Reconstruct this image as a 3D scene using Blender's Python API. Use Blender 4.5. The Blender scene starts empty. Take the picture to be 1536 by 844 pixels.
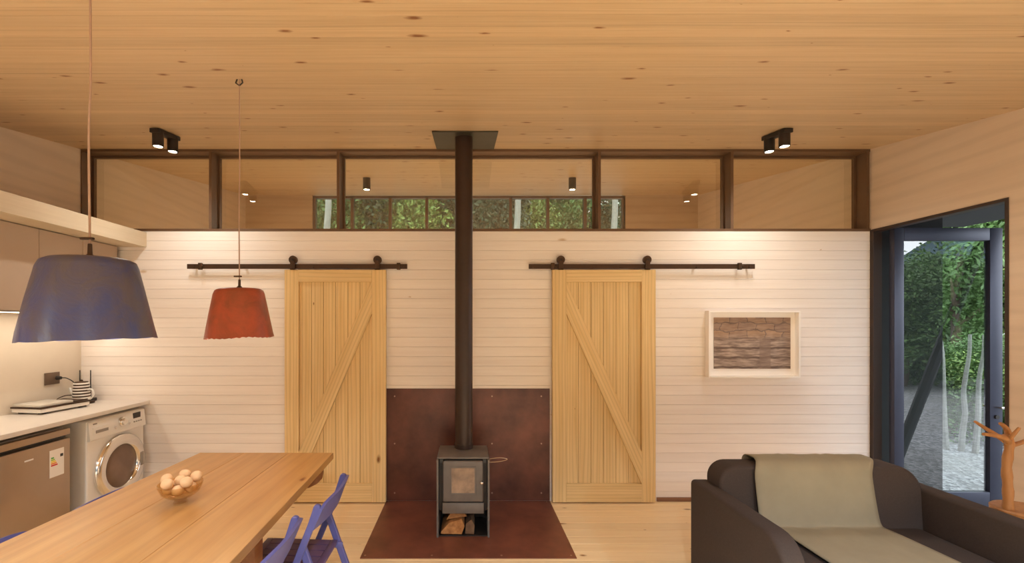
import bpy, bmesh, math, random
from mathutils import Vector, Matrix
random.seed(7)
R = math.radians
scene = bpy.context.scene
C = scene.collection
# ------------------------------------------------------------------ camera
CAMY, CAMZ, F = -4.05, 1.59, 668.0
cam_d = bpy.data.cameras.new('camera'); cam = bpy.data.objects.new('camera', cam_d); C.objects.link(cam)
cam.location = (0, CAMY, CAMZ); cam.rotation_euler = (R(90), 0, 0)
cam_d.sensor_width = 36; cam_d.lens = F / 1536 * 36
cam_d.shift_x = (768 - 700) / 1536; cam_d.shift_y = (488 - 422) / 1536
cam_d.clip_start = 0.02; cam_d.clip_end = 300
scene.camera = cam
# ------------------------------------------------------------------ world and exposure
w = bpy.data.worlds.new('world'); scene.world = w; w.use_nodes = True
bgn = w.node_tree.nodes['Background']
bgn.inputs[0].default_value = (0.88, 0.94, 1.0, 1); bgn.inputs[1].default_value = 2.9
vs = scene.view_settings
vs.view_transform = 'Standard'; vs.look = 'None'; vs.gamma = 1; vs.use_curve_mapping = False; vs.exposure = 0.71
try:
    scene.cycles.use_denoising = True
    scene.cycles.max_bounces = 12; scene.cycles.diffuse_bounces = 6; scene.cycles.transparent_max_bounces = 24
    scene.cycles.caustics_reflective = False; scene.cycles.caustics_refractive = False
    scene.cycles.sample_clamp_indirect = 4.0
except Exception: pass
WARM = (1.0, 0.96, 0.88); SOFT = (0.87, 1.0, 1.11)
SPOT_W, LED_W, FILL_W, BACK_W, BULB_W = 12, 1.2, 185, 205, 4.5
# geometry constants: back wall face y = 0, ceiling slopes up towards it and beyond
SL, H0 = 0.154, 3.19
XL, XR, YF = -3.5, 3.66, -6.8
YB = 3.0            # far wall of the room beyond
def ceil_z(y): return H0 + SL * y
def P(px, py, t):   # pixel at a known distance in front of the back wall
    s = F / (-CAMY - t)
    return Vector(((px - 700) / s, -t, CAMZ + (488 - py) / s))

# ------------------------------------------------------------------ materials
def new_mat(name):
    m = bpy.data.materials.new(name); m.use_nodes = True
    nt = m.node_tree; b = nt.nodes['Principled BSDF']
    return m, nt, b
def L(nt, a, b): nt.links.new(a, b)
def col(c): return (c[0], c[1], c[2], 1)
def srgb(r, g, b):
    f = lambda v: (v / 255 / 12.92) if v / 255 <= 0.04045 else ((v / 255 + 0.055) / 1.055) ** 2.4
    return (f(r), f(g), f(b))
def math_n(nt, op, a, b=None, clamp=False):
    n = nt.nodes.new('ShaderNodeMath'); n.operation = op; n.use_clamp = clamp
    for i, v in enumerate((a, b)):
        if v is None: continue
        if isinstance(v, (int, float)): n.inputs[i].default_value = v
        else: L(nt, v, n.inputs[i])
    return n.outputs[0]
def mixc(nt, fac, a, b, mode='MIX'):
    n = nt.nodes.new('ShaderNodeMix'); n.data_type = 'RGBA'; n.blend_type = mode
    if isinstance(fac, (int, float)): n.inputs[0].default_value = fac
    else: L(nt, fac, n.inputs[0])
    for i, v in ((6, a), (7, b)):
        if isinstance(v, tuple): n.inputs[i].default_value = col(v)
        else: L(nt, v, n.inputs[i])
    return n.outputs[2]
def ramp(nt, fac, p0, p1, c0=(0, 0, 0), c1=(1, 1, 1)):
    n = nt.nodes.new('ShaderNodeValToRGB'); L(nt, fac, n.inputs[0])
    n.color_ramp.elements[0].position = p0; n.color_ramp.elements[0].color = col(c0)
    n.color_ramp.elements[1].position = p1; n.color_ramp.elements[1].color = col(c1)
    return n.outputs[0]
def noise(nt, vec, scale, detail=3, rough=0.55, dist=0):
    n = nt.nodes.new('ShaderNodeTexNoise'); n.inputs['Scale'].default_value = scale
    n.inputs['Detail'].default_value = detail; n.inputs['Roughness'].default_value = rough
    n.inputs['Distortion'].default_value = dist
    if vec is not None: L(nt, vec, n.inputs['Vector'])
    return n.outputs['Fac']
def bump(nt, b, h, strength, dist=0.01):
    n = nt.nodes.new('ShaderNodeBump'); n.inputs['Strength'].default_value = strength; n.inputs['Distance'].default_value = dist
    L(nt, h, n.inputs['Height']); L(nt, n.outputs[0], b.inputs['Normal'])
def axes_vec(nt, along, across, sa, sc, rnd=True):
    """object coordinates re-ordered as (along the grain, across it, rest), shifted per object"""
    tc = nt.nodes.new('ShaderNodeTexCoord'); sp = nt.nodes.new('ShaderNodeSeparateXYZ'); L(nt, tc.outputs['Object'], sp.inputs[0])
    third = [a for a in 'XYZ' if a not in (along, across)][0]
    oi = nt.nodes.new('ShaderNodeObjectInfo')
    a = sp.outputs[along]; c = sp.outputs[across]; t = sp.outputs[third]
    if rnd:
        a = math_n(nt, 'ADD', a, math_n(nt, 'MULTIPLY', oi.outputs['Random'], 61.0))
        c = math_n(nt, 'ADD', c, math_n(nt, 'MULTIPLY', oi.outputs['Random'], 23.0))
    cb = nt.nodes.new('ShaderNodeCombineXYZ')
    L(nt, math_n(nt, 'MULTIPLY', a, sa), cb.inputs[0]); L(nt, math_n(nt, 'MULTIPLY', c, sc), cb.inputs[1]); L(nt, math_n(nt, 'MULTIPLY', t, sc), cb.inputs[2])
    return cb.outputs[0], oi.outputs['Random'], (a, c)
def wood(name, c_light, c_dark, along='X', across='Y', rough=0.5, knots=0.0, knot_col=None, vary=0.12, grain=1.0, cath=0.0, spec=0.4, freq=26, streak=0.0, wave=2.2):
    m, nt, b = new_mat(name)
    v, rnd, (a, c) = axes_vec(nt, along, across, 1.2, freq)
    g = noise(nt, v, 1.0, 4, 0.6)
    v2, _, _ = axes_vec(nt, along, across, 4, 220)
    fine = noise(nt, v2, 1.0, 2, 0.5)
    colr = ramp(nt, g, 0.5 - 0.22 / grain, 0.5 + 0.25 / grain, c_dark, c_light)
    colr = mixc(nt, math_n(nt, 'MULTIPLY', fine, 0.16), colr, tuple(x * 0.55 for x in c_dark), 'MIX')
    if streak:
        v4, _, _ = axes_vec(nt, along, across, 0.55, 60)
        colr = mixc(nt, math_n(nt, 'MULTIPLY', ramp(nt, noise(nt, v4, 1.0, 5, 0.65, 0.4), 0.52, 0.72), streak), colr, tuple(x * 0.6 for x in c_dark))
    if cath:
        v3, _, _ = axes_vec(nt, along, across, 0.35, 5.0)
        wv = nt.nodes.new('ShaderNodeTexWave'); wv.wave_type = 'BANDS'; wv.bands_direction = 'Y'
        wv.inputs['Scale'].default_value = wave; wv.inputs['Distortion'].default_value = 7; wv.inputs['Detail'].default_value = 1.5; wv.inputs['Detail Scale'].default_value = 0.7
        L(nt, v3, wv.inputs['Vector'])
        colr = mixc(nt, math_n(nt, 'MULTIPLY', ramp(nt, wv.outputs['Fac'], 0.55, 1.0), cath), colr, tuple(x * 0.62 for x in c_dark))
    if knots:
        kc = knot_col or tuple(x * 0.3 for x in c_dark)
        vw, _, _ = axes_vec(nt, along, across, 14, 30); wp = math_n(nt, 'MULTIPLY', math_n(nt, 'SUBTRACT', noise(nt, vw, 1.0, 2), 0.5), 0.09)
        cb = nt.nodes.new('ShaderNodeCombineXYZ'); L(nt, math_n(nt, 'ADD', math_n(nt, 'MULTIPLY', a, 2.1), wp), cb.inputs[0]); L(nt, math_n(nt, 'ADD', math_n(nt, 'MULTIPLY', c, 5.2), wp), cb.inputs[1])
        vo = nt.nodes.new('ShaderNodeTexVoronoi'); vo.voronoi_dimensions = '2D'; vo.inputs['Scale'].default_value = 1.0
        L(nt, cb.outputs[0], vo.inputs['Vector'])
        sc = nt.nodes.new('ShaderNodeSeparateColor'); L(nt, vo.outputs['Color'], sc.inputs[0])
        size = math_n(nt, 'MULTIPLY', math_n(nt, 'SUBTRACT', sc.outputs[0], 1 - knots, True), 0.11 / knots)
        core = math_n(nt, 'SUBTRACT', 1.0, math_n(nt, 'DIVIDE', vo.outputs['Distance'], math_n(nt, 'ADD', size, 0.001)), True)
        halo = math_n(nt, 'SUBTRACT', 1.0, math_n(nt, 'DIVIDE', vo.outputs['Distance'], math_n(nt, 'ADD', math_n(nt, 'MULTIPLY', size, 2.4), 0.001)), True)
        colr = mixc(nt, math_n(nt, 'MULTIPLY', halo, 0.55), colr, c_dark)
        colr = mixc(nt, math_n(nt, 'MULTIPLY', core, 1.4, True), colr, kc)
    hsv = nt.nodes.new('ShaderNodeHueSaturation'); L(nt, colr, hsv.inputs['Color'])
    L(nt, math_n(nt, 'ADD', math_n(nt, 'MULTIPLY', rnd, vary * 2), 1 - vary), hsv.inputs['Value'])
    L(nt, hsv.outputs[0], b.inputs['Base Color'])
    b.inputs['Roughness'].default_value = rough; b.inputs['Specular IOR Level'].default_value = spec
    bump(nt, b, fine, 0.12, 0.004)
    return m
def plain(name, c, rough=0.5, metal=0.0, var=0.0, vscale=8, bmp=0.0, spec=0.5, **kw):
    m, nt, b = new_mat(name)
    b.inputs['Roughness'].default_value = rough; b.inputs['Metallic'].default_value = metal; b.inputs['Specular IOR Level'].default_value = spec
    tc = nt.nodes.new('ShaderNodeTexCoord')
    n = noise(nt, tc.outputs['Object'], vscale, 4, 0.6)
    L(nt, ramp(nt, n, 0.3, 0.7, tuple(x * (1 - var) for x in c), tuple(min(1, x * (1 + var)) for x in c)), b.inputs['Base Color'])
    if bmp: bump(nt, b, noise(nt, tc.outputs['Object'], kw.get('bscale', 60), 3), bmp, kw.get('bdist', 0.005))
    return m
def mottled(name, ca, cb_, rough, scale):
    m, nt, b = new_mat(name); tc = nt.nodes.new('ShaderNodeTexCoord')
    n1 = noise(nt, tc.outputs['Object'], scale, 5, 0.65, 0.6)
    mp = nt.nodes.new('ShaderNodeMapping'); mp.inputs['Scale'].default_value = (26, 26, 3); L(nt, tc.outputs['Object'], mp.inputs[0])
    n2 = noise(nt, mp.outputs[0], 1.0, 3)
    L(nt, mixc(nt, math_n(nt, 'MULTIPLY', n2, 0.35), ramp(nt, n1, 0.36, 0.64, ca, cb_), tuple(x * 0.5 for x in ca)), b.inputs['Base Color'])
    b.inputs['Roughness'].default_value = rough; bump(nt, b, n1, 0.3, 0.012)
    return m
def emit(name, c, s):
    m, nt, b = new_mat(name)
    b.inputs['Base Color'].default_value = col(c); b.inputs['Emission Color'].default_value = col(c); b.inputs['Emission Strength'].default_value = s
    return m
def thin_glass(name, ior=1.7, tint=(0.93, 0.96, 0.95), rough=0.0):
    m, nt, b = new_mat(name); nt.nodes.remove(b)
    out = nt.nodes['Material Output']
    tr = nt.nodes.new('ShaderNodeBsdfTransparent'); tr.inputs[0].default_value = col(tint)
    gl = nt.nodes.new('ShaderNodeBsdfGlossy'); gl.inputs['Roughness'].default_value = rough; gl.inputs[0].default_value = (1, 1, 1, 1)
    fr = nt.nodes.new('ShaderNodeFresnel'); fr.inputs[0].default_value = ior
    geo = nt.nodes.new('ShaderNodeNewGeometry')
    mx = nt.nodes.new('ShaderNodeMixShader')
    fac = math_n(nt, 'MULTIPLY', fr.outputs[0], math_n(nt, 'SUBTRACT', 1.0, geo.outputs['Backfacing']))   # only the face on the air side mirrors
    L(nt, fac, mx.inputs[0]); L(nt, tr.outputs[0], mx.inputs[1]); L(nt, gl.outputs[0], mx.inputs[2]); L(nt, mx.outputs[0], out.inputs[0])
    return m

M = {}
M['ceiling'] = wood('ceiling_pine', srgb(212, 186, 152), srgb(196, 166, 130), 'X', 'Y', 0.45, knots=0.8, knot_col=srgb(126, 80, 46), vary=0.07, grain=0.8, streak=0.6)
M['wallboard'] = wood('whitewashed_pine', srgb(250, 244, 240), srgb(240, 231, 226), 'X', 'Z', 0.55, knots=0.07, knot_col=srgb(206, 184, 162), vary=0.03, grain=0.8)
M['floor'] = wood('floor_pine', srgb(246, 221, 178), srgb(232, 200, 154), 'X', 'Y', 0.35, knots=0.6, knot_col=srgb(130, 86, 48), vary=0.06, grain=0.8)
M['plywood'] = wood('whitewashed_plywood', srgb(230, 211, 192), srgb(217, 196, 176), 'Y', 'Z', 0.6, vary=0.0, grain=0.8, cath=0.16, freq=6, wave=0.5)
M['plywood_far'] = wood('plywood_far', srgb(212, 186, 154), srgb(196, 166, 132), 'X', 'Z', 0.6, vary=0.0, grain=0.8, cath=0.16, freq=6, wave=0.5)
M['barn'] = wood('barn_pine', srgb(238, 211, 160), srgb(222, 190, 134), 'Z', 'X', 0.5, knots=0.10, knot_col=srgb(130, 84, 40), vary=0.05, grain=1.0, cath=0.35)
M['barn_h'] = wood('barn_pine_rail', srgb(238, 211, 160), srgb(222, 190, 134), 'X', 'Z', 0.5, vary=0.04, grain=1.0, cath=0.3)
M['soffit'] = wood('soffit_pine', srgb(218, 202, 178), srgb(204, 186, 158), 'Y', 'Z', 0.5, vary=0.0, grain=0.7)
M['table'] = wood('table_wood', srgb(202, 158, 100), srgb(178, 130, 74), 'Y', 'X', 0.28, knots=0.10, knot_col=srgb(120, 58, 22), vary=0.06, grain=0.9, cath=0.2, freq=9, wave=0.9, streak=0.25)
M['table_dark'] = wood('table_frame_wood', srgb(164, 108, 64), srgb(134, 84, 48), 'Y', 'Z', 0.4, vary=0.05)
M['branch'] = wood('branch_wood', srgb(192, 140, 90), srgb(160, 110, 66), 'Z', 'X', 0.45, vary=0.05)
M['baseboard'] = wood('baseboard_wood', srgb(150, 110, 84), srgb(120, 84, 62), 'X', 'Z', 0.5, vary=0.0)
M['bronze'] = plain('bronze_frame', srgb(112, 86, 66), 0.45, 0.3, 0.05)
M['black_steel'] = plain('black_steel', srgb(52, 44, 40), 0.5, 0.4, 0.1, 30)
M['rail_steel'] = plain('rail_steel', srgb(74, 54, 40), 0.45, 0.5, 0.08, 30)
M['flue'] = plain('flue_enamel', srgb(58, 42, 34), 0.42, 0.3, 0.12, 6)
M['stove'] = plain('stove_steel', srgb(104, 97, 92), 0.5, 0.1, 0.12, 14)
M['stove_glass'] = plain('sooty_glass', srgb(140, 116, 96), 0.12, 0.0, 0.45, 9)
M['flange'] = plain('flange_steel', srgb(74, 72, 62), 0.45, 0.5, 0.12, 7)
M['rust'] = plain('corten_sheet', srgb(100, 60, 47), 0.36, 0.25, 0.45, 3.2)
M['rust_floor'] = plain('corten_floor_sheet', srgb(118, 70, 54), 0.4, 0.2, 0.28, 4)
M['screw'] = plain('screw_head', srgb(170, 140, 120), 0.4, 0.7)
M['white'] = plain('white_laminate', srgb(222, 214, 206), 0.35, 0, 0.02)
M['splash'] = plain('white_backsplash', srgb(214, 202, 186), 0.45, 0, 0.02)
M['cab'] = plain('taupe_cabinet', srgb(184, 164, 146), 0.5, 0, 0.03, 3)
M['cab_body'] = plain('cabinet_carcass', srgb(150, 132, 116), 0.6)
M['appl'] = plain('appliance_white', srgb(232, 228, 222), 0.3, 0, 0.01)
M['chrome'] = plain('chrome', (0.85, 0.82, 0.78), 0.12, 1.0)
M['drum_reflection'] = plain('drum_glass', srgb(122, 100, 86), 0.1, 0.0, 0.2, 4)  # room reflection painted into the porthole glass as a brown-grey colour
M['grey_plastic'] = plain('grey_plastic', srgb(150, 142, 134), 0.4)
M['black_plastic'] = plain('black_plastic', srgb(48, 44, 42), 0.4)
M['inox'] = plain('brushed_inox', srgb(178, 158, 138), 0.34, 0.75, 0.05, 3)
M['label_white'] = plain('label_paper', srgb(238, 232, 224), 0.6)
for n_, c_ in (('green', (70, 160, 70)), ('lime', (160, 195, 60)), ('yellow', (238, 208, 50)), ('orange', (232, 140, 40)), ('red', (206, 50, 40))):
    M['bar_' + n_] = plain('label_' + n_, srgb(*c_), 0.6)
M['lid_grey'] = plain('grey_lid', srgb(196, 190, 180), 0.3)
M['bronze_plate'] = plain('outlet_bronze', srgb(112, 92, 76), 0.4, 0.3)
M['blue_shade'] = mottled('blue_glazed_shade', srgb(68, 78, 132), srgb(94, 88, 100), 0.34, 9)
M['red_shade'] = mottled('red_glazed_shade', srgb(176, 82, 58), srgb(138, 74, 52), 0.38, 10)
M['shade_in'] = plain('shade_inside', srgb(214, 180, 150), 0.6)
M['cord'] = plain('pinkish_cord', srgb(168, 138, 122), 0.6)
M['blue_paint'] = plain('blue_painted_wood', srgb(86, 88, 148), 0.4, 0, 0.08, 12)
M['purple_seat'] = plain('purple_painted_slats', srgb(92, 74, 112), 0.45, 0, 0.1, 12)
M['sofa'] = plain('charcoal_fabric', srgb(70, 62, 60), 0.95, 0, 0.1, 160, 0.3, 0.2, bscale=700, bdist=0.002)
M['throw'] = plain('khaki_throw', srgb(152, 145, 126), 0.95, 0, 0.07, 5, 0.35, 0.1, bscale=500, bdist=0.002)
M['egg'] = plain('beige_egg', srgb(226, 190, 146), 0.55, 0, 0.06, 12)
M['bowl'] = thin_glass('amber_glass', 1.9, (0.90, 0.82, 0.68), 0.02)
M['pane'] = thin_glass('window_glass', 2.0, (0.90, 0.92, 0.88))
M['door_glass'] = thin_glass('door_glass', 2.6, (0.88, 0.93, 0.92))
M['door_alu'] = plain('anthracite_aluminium', srgb(60, 63, 80), 0.4, 0.4, 0.05)
M['jamb'] = plain('dark_bronze_jamb', srgb(66, 52, 46), 0.45, 0.3)
M['cladding'] = plain('dark_cladding', srgb(40, 40, 42), 0.8, 0, 0.15, 3)
M['eave'] = plain('dark_eave', srgb(58, 56, 62), 0.7)
M['frame_white'] = plain('white_frame', srgb(252, 248, 245), 0.5)
M['bark'] = plain('bark', srgb(96, 80, 66), 0.9, 0, 0.3, 12, 0.4)
M['pale_bark'] = plain('pale_bark', srgb(150, 148, 142), 0.85, 0, 0.15, 14, 0.2)
M['log_side'] = wood('log_split', srgb(196, 140, 84), srgb(140, 90, 50), 'Y', 'X', 0.8, vary=0.2)
M['log_bark'] = plain('log_bark', srgb(110, 84, 62), 0.9, 0, 0.3, 20, 0.5)
M['bulb'] = emit('warm_bulb', (1.0, 0.74, 0.42), 18)
M['disc'] = emit('spot_disc', (1.0, 0.84, 0.56), 60)
M['led'] = emit('led_strip', (1.0, 0.78, 0.50), 10)
def mat_leaf(name, c):
    m, nt, b = new_mat(name)
    tc = nt.nodes.new('ShaderNodeTexCoord'); n = noise(nt, tc.outputs['Object'], 3.0, 3)
    L(nt, ramp(nt, n, 0.3, 0.72, tuple(x * 0.45 for x in c), tuple(x * 1.35 for x in c)), b.inputs['Base Color'])
    b.inputs['Roughness'].default_value = 0.55
    return m
M['leaf_a'] = mat_leaf('leaf_mid_green', srgb(92, 124, 66)); M['leaf_b'] = mat_leaf('leaf_dark_green', srgb(60, 88, 60)); M['leaf_c'] = mat_leaf('leaf_yellow_green', srgb(126, 150, 76))
def mat_gravel():
    m, nt, b = new_mat('grey_gravel'); tc = nt.nodes.new('ShaderNodeTexCoord')
    vo = nt.nodes.new('ShaderNodeTexVoronoi'); vo.inputs['Scale'].default_value = 26; L(nt, tc.outputs['Object'], vo.inputs['Vector'])
    sc = nt.nodes.new('ShaderNodeSeparateColor'); L(nt, vo.outputs['Color'], sc.inputs[0])
    big = noise(nt, tc.outputs['Object'], 0.6, 3)
    c = ramp(nt, sc.outputs[0], 0.0, 1.0, srgb(88, 88, 92), srgb(178, 178, 180))
    L(nt, mixc(nt, ramp(nt, big, 0.4, 0.7), c, srgb(126, 124, 122)), b.inputs['Base Color'])
    b.inputs['Roughness'].default_value = 0.95
    bump(nt, b, vo.outputs['Distance'], 1.0, 0.03)
    return m
M['gravel'] = mat_gravel()
def mat_picture():
    m, nt, b = new_mat('woven_stone_print'); tc = nt.nodes.new('ShaderNodeTexCoord')
    mp = nt.nodes.new('ShaderNodeMapping'); mp.inputs['Rotation'].default_value = (R(90), 0, 0); L(nt, tc.outputs['Object'], mp.inputs[0])
    nz = nt.nodes.new('ShaderNodeTexNoise'); nz.inputs['Scale'].default_value = 9; L(nt, tc.outputs['Object'], nz.inputs['Vector'])
    vm = nt.nodes.new('ShaderNodeVectorMath'); vm.operation = 'MULTIPLY_ADD'; vm.inputs[1].default_value = (0.09, 0.09, 0.09); L(nt, nz.outputs['Color'], vm.inputs[0]); L(nt, mp.outputs[0], vm.inputs[2])
    br = nt.nodes.new('ShaderNodeTexBrick'); L(nt, vm.outputs[0], br.inputs['Vector'])
    br.inputs['Color1'].default_value = col(srgb(196, 154, 112)); br.inputs['Color2'].default_value = col(srgb(150, 120, 100)); br.inputs['Mortar'].default_value = col(srgb(96, 72, 60))
    br.inputs['Scale'].default_value = 1.0; br.inputs['Brick Width'].default_value = 0.16; br.inputs['Row Height'].default_value = 0.066; br.inputs['Mortar Size'].default_value = 0.006; br.inputs['Mortar Smooth'].default_value = 0.5
    sp = nt.nodes.new('ShaderNodeSeparateXYZ'); L(nt, tc.outputs['Object'], sp.inputs[0])
    cb = nt.nodes.new('ShaderNodeCombineXYZ'); L(nt, math_n(nt, 'MULTIPLY', sp.outputs[0], 8), cb.inputs[0]); L(nt, math_n(nt, 'MULTIPLY', sp.outputs[2], 60), cb.inputs[2])
    lines = ramp(nt, noise(nt, cb.outputs[0], 1.0, 4), 0.35, 0.65, srgb(122, 104, 96), srgb(200, 180, 166))
    top = ramp(nt, sp.outputs[2], 0.02, 0.10)
    c = mixc(nt, top, lines, mixc(nt, 0.35, br.outputs['Color'], lines))
    # darker timber courses and an upright post in the print
    bw = nt.nodes.new('ShaderNodeTexWave'); bw.wave_type = 'BANDS'; bw.bands_direction = 'Z'; bw.inputs['Scale'].default_value = 3.6; bw.inputs['Distortion'].default_value = 1.2; bw.inputs['Detail Scale'].default_value = 2.5; L(nt, tc.outputs['Object'], bw.inputs['Vector'])
    low = math_n(nt, 'SUBTRACT', 1.0, ramp(nt, sp.outputs[2], 0.02, 0.06))
    c = mixc(nt, math_n(nt, 'MULTIPLY', math_n(nt, 'MULTIPLY', ramp(nt, bw.outputs['Fac'], 0.80, 0.98), low), 0.75), c, srgb(78, 56, 48))
    post = math_n(nt, 'MULTIPLY', math_n(nt, 'LESS_THAN', math_n(nt, 'ABSOLUTE', math_n(nt, 'SUBTRACT', sp.outputs[0], 0.115)), 0.05), low)
    c = mixc(nt, math_n(nt, 'MULTIPLY', post, 0.6), c, srgb(142, 120, 108))
    n = noise(nt, tc.outputs['Object'], 30, 4)
    L(nt, mixc(nt, math_n(nt, 'MULTIPLY', n, 0.35), c, srgb(112, 92, 84)), b.inputs['Base Color'])
    b.inputs['Roughness'].default_value = 0.6
    return m
M['picture'] = mat_picture()
M['hill'] = plain('hazed_wooded_hill', srgb(74, 92, 100), 0.95, 0, 0.25, 0.4)  # bluish tone puts distance haze into the hill colour

# ------------------------------------------------------------------ mesh helpers
def nb(): return bmesh.new()
def box(bm, x0, x1, y0, y1, z0, z1, bev=0.0, seg=2, mtx=None):
    r = bmesh.ops.create_cube(bm, size=1.0); vs_ = r['verts']
    for v in vs_: v.co = Vector(((x0 + x1) / 2 + v.co.x * (x1 - x0), (y0 + y1) / 2 + v.co.y * (y1 - y0), (z0 + z1) / 2 + v.co.z * (z1 - z0)))
    if bev:
        es = list({e for v in vs_ for e in v.link_edges})
        rr = bmesh.ops.bevel(bm, geom=es, offset=bev, segments=seg, affect='EDGES', profile=0.5, clamp_overlap=True)
        vs_ = list({v for f in rr['faces'] for v in f.verts} | {v for v in vs_ if v.is_valid})
    if mtx is not None:
        for v in vs_: v.co = mtx @ v.co
    return vs_
def ring(bm, c, n, r, seg, up=None):
    n = n.normalized(); a = n.orthogonal().normalized() if up is None else up; b = n.cross(a).normalized()
    return [bm.verts.new(c + a * (math.cos(2 * math.pi * i / seg) * r) + b * (math.sin(2 * math.pi * i / seg) * r)) for i in range(seg)]
def skin(bm, rings, cap0=True, cap1=True, closed=True):
    for A, B in zip(rings, rings[1:]):
        n = len(A)
        for i in range(n if closed else n - 1): bm.faces.new((A[i], A[(i + 1) % n], B[(i + 1) % n], B[i]))
    if cap0: bm.faces.new(list(reversed(rings[0])))
    if cap1: bm.faces.new(rings[-1])
def cyl(bm, p0, p1, r0, r1=None, seg=20, caps=True):
    p0, p1 = Vector(p0), Vector(p1); r1 = r0 if r1 is None else r1; d = p1 - p0; up = d.orthogonal().normalized()
    skin(bm, [ring(bm, p0, d, r0, seg, up), ring(bm, p1, d, r1, seg, up)], caps, caps)
def tube(bm, pts, radii, seg=10, caps=True):
    pts = [Vector(p) for p in pts]
    if isinstance(radii, (int, float)): radii = [radii] * len(pts)
    rs = []; up = None
    for i, p in enumerate(pts):
        d = (pts[min(i + 1, len(pts) - 1)] - pts[max(i - 1, 0)]).normalized()
        if up is None: up = d.orthogonal().normalized()
        else: up = (up - d * up.dot(d)).normalized()
        rs.append(ring(bm, p, d, radii[i], seg, up))
    skin(bm, rs, caps, caps)
def smooth_path(pts, n=6):
    pts = [Vector(p) for p in pts]; out = []
    for i in range(len(pts) - 1):
        p0, p1, p2, p3 = pts[max(i - 1, 0)], pts[i], pts[i + 1], pts[min(i + 2, len(pts) - 1)]
        for k in range(n):
            t = k / n
            out.append(0.5 * ((2 * p1) + (p2 - p0) * t + (2 * p0 - 5 * p1 + 4 * p2 - p3) * t * t + (3 * p1 - p0 - 3 * p2 + p3) * t ** 3))
    out.append(pts[-1]); return out
def lathe(bm, prof, seg=40, c=(0, 0, 0), cap0=False, cap1=False):
    c = Vector(c); rs = []
    for r, z in prof: rs.append([bm.verts.new(c + Vector((r * math.cos(2 * math.pi * i / seg), r * math.sin(2 * math.pi * i / seg), z))) for i in range(seg)])
    skin(bm, rs, cap0, cap1)
def prism(bm, poly, axis, d0, d1, bev=0.0, seg=2):
    """poly = 2-D outline in the two other axes (in xyz order), extruded along axis"""
    def co(p, d):
        if axis == 'X': return Vector((d, p[0], p[1]))
        if axis == 'Y': return Vector((p[0], d, p[1]))
        return Vector((p[0], p[1], d))
    A = [bm.verts.new(co(p, d0)) for p in poly]; B = [bm.verts.new(co(p, d1)) for p in poly]
    n0 = len(A)
    fs = [bm.faces.new(A), bm.faces.new(list(reversed(B)))]
    for i in range(n0): fs.append(bm.faces.new((A[i], B[i], B[(i + 1) % n0], A[(i + 1) % n0])))
    bmesh.ops.recalc_face_normals(bm, faces=fs)
    if bev:
        es = [e for f in fs[:2] for e in f.edges]
        bmesh.ops.bevel(bm, geom=list(set(es)), offset=bev, segments=seg, affect='EDGES', profile=0.5, clamp_overlap=True)
def round_poly(pts, radii, n=8):
    out = []; N = len(pts)
    for i, p in enumerate(pts):
        r = radii[i]; p = Vector(p); a = Vector(pts[i - 1]); b = Vector(pts[(i + 1) % N])
        if r <= 0: out.append(p); continue
        u = (a - p).normalized(); v = (b - p).normalized(); ang = u.angle(v); d = r / math.tan(ang / 2)
        c = p + (u + v).normalized() * (r / math.sin(ang / 2)); s = p + u * d; e = p + v * d
        a0 = math.atan2(s.y - c.y, s.x - c.x); a1 = math.atan2(e.y - c.y, e.x - c.x); da = (a1 - a0 + math.pi) % (2 * math.pi) - math.pi
        for k in range(n + 1): out.append(c + Vector((math.cos(a0 + da * k / n), math.sin(a0 + da * k / n))) * r)
    return out
def me_from(bm, name, mat, smooth=True, angle=35):
    bmesh.ops.recalc_face_normals(bm, faces=bm.faces[:])
    me = bpy.data.meshes.new(name); bm.to_mesh(me); bm.free()
    if mat is not None: me.materials.append(M[mat] if isinstance(mat, str) else mat)
    if smooth:
        me.polygons.foreach_set('use_smooth', [True] * len(me.polygons))
        try: me.set_sharp_from_angle(angle=R(angle))
        except Exception: pass
    return me
INV = {}
def link(name, me, parent=None, loc=(0, 0, 0), rot=(0, 0, 0)):
    o = bpy.data.objects.new(name, me); C.objects.link(o); o.location = loc; o.rotation_euler = rot
    if parent is not None: o.parent = parent
    return o
def tag(o, label=None, cat=None, group=None, kind=None):
    if label: o['label'] = label
    if cat: o['category'] = cat
    if group: o['group'] = group
    if kind: o['kind'] = kind
    return o
def thing(name, label, cat, loc=(0, 0, 0), rz=0.0, group=None, kind=None):
    o = link(name, None, None, loc, (0, 0, rz)); o.empty_display_size = 0.05
    INV[o.name] = (Matrix.Translation(Vector(loc)) @ Matrix.Rotation(rz, 4, 'Z')).inverted()
    return tag(o, label, cat, group, kind)
def part(root, name, bm, mat, smooth=True, angle=35, label=None, origin=None):
    """geometry given in world coordinates -> child mesh with its own origin"""
    top = root
    while top.parent is not None: top = top.parent
    inv = INV.get(top.name, Matrix.Translation(top.location).inverted())
    bmesh.ops.transform(bm, matrix=inv, verts=bm.verts[:])
    off = Vector((0, 0, 0))
    p = root
    while p is not None and p.parent is not None: off += p.location; p = p.parent
    vs_ = [v.co for v in bm.verts]
    cen = Vector([(min(v[i] for v in vs_) + max(v[i] for v in vs_)) / 2 for i in range(3)])
    bmesh.ops.translate(bm, vec=-cen, verts=bm.verts[:])
    o = link(name, me_from(bm, name, mat, smooth, angle), root, cen - off)
    if label: o['label'] = label
    return o
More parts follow.
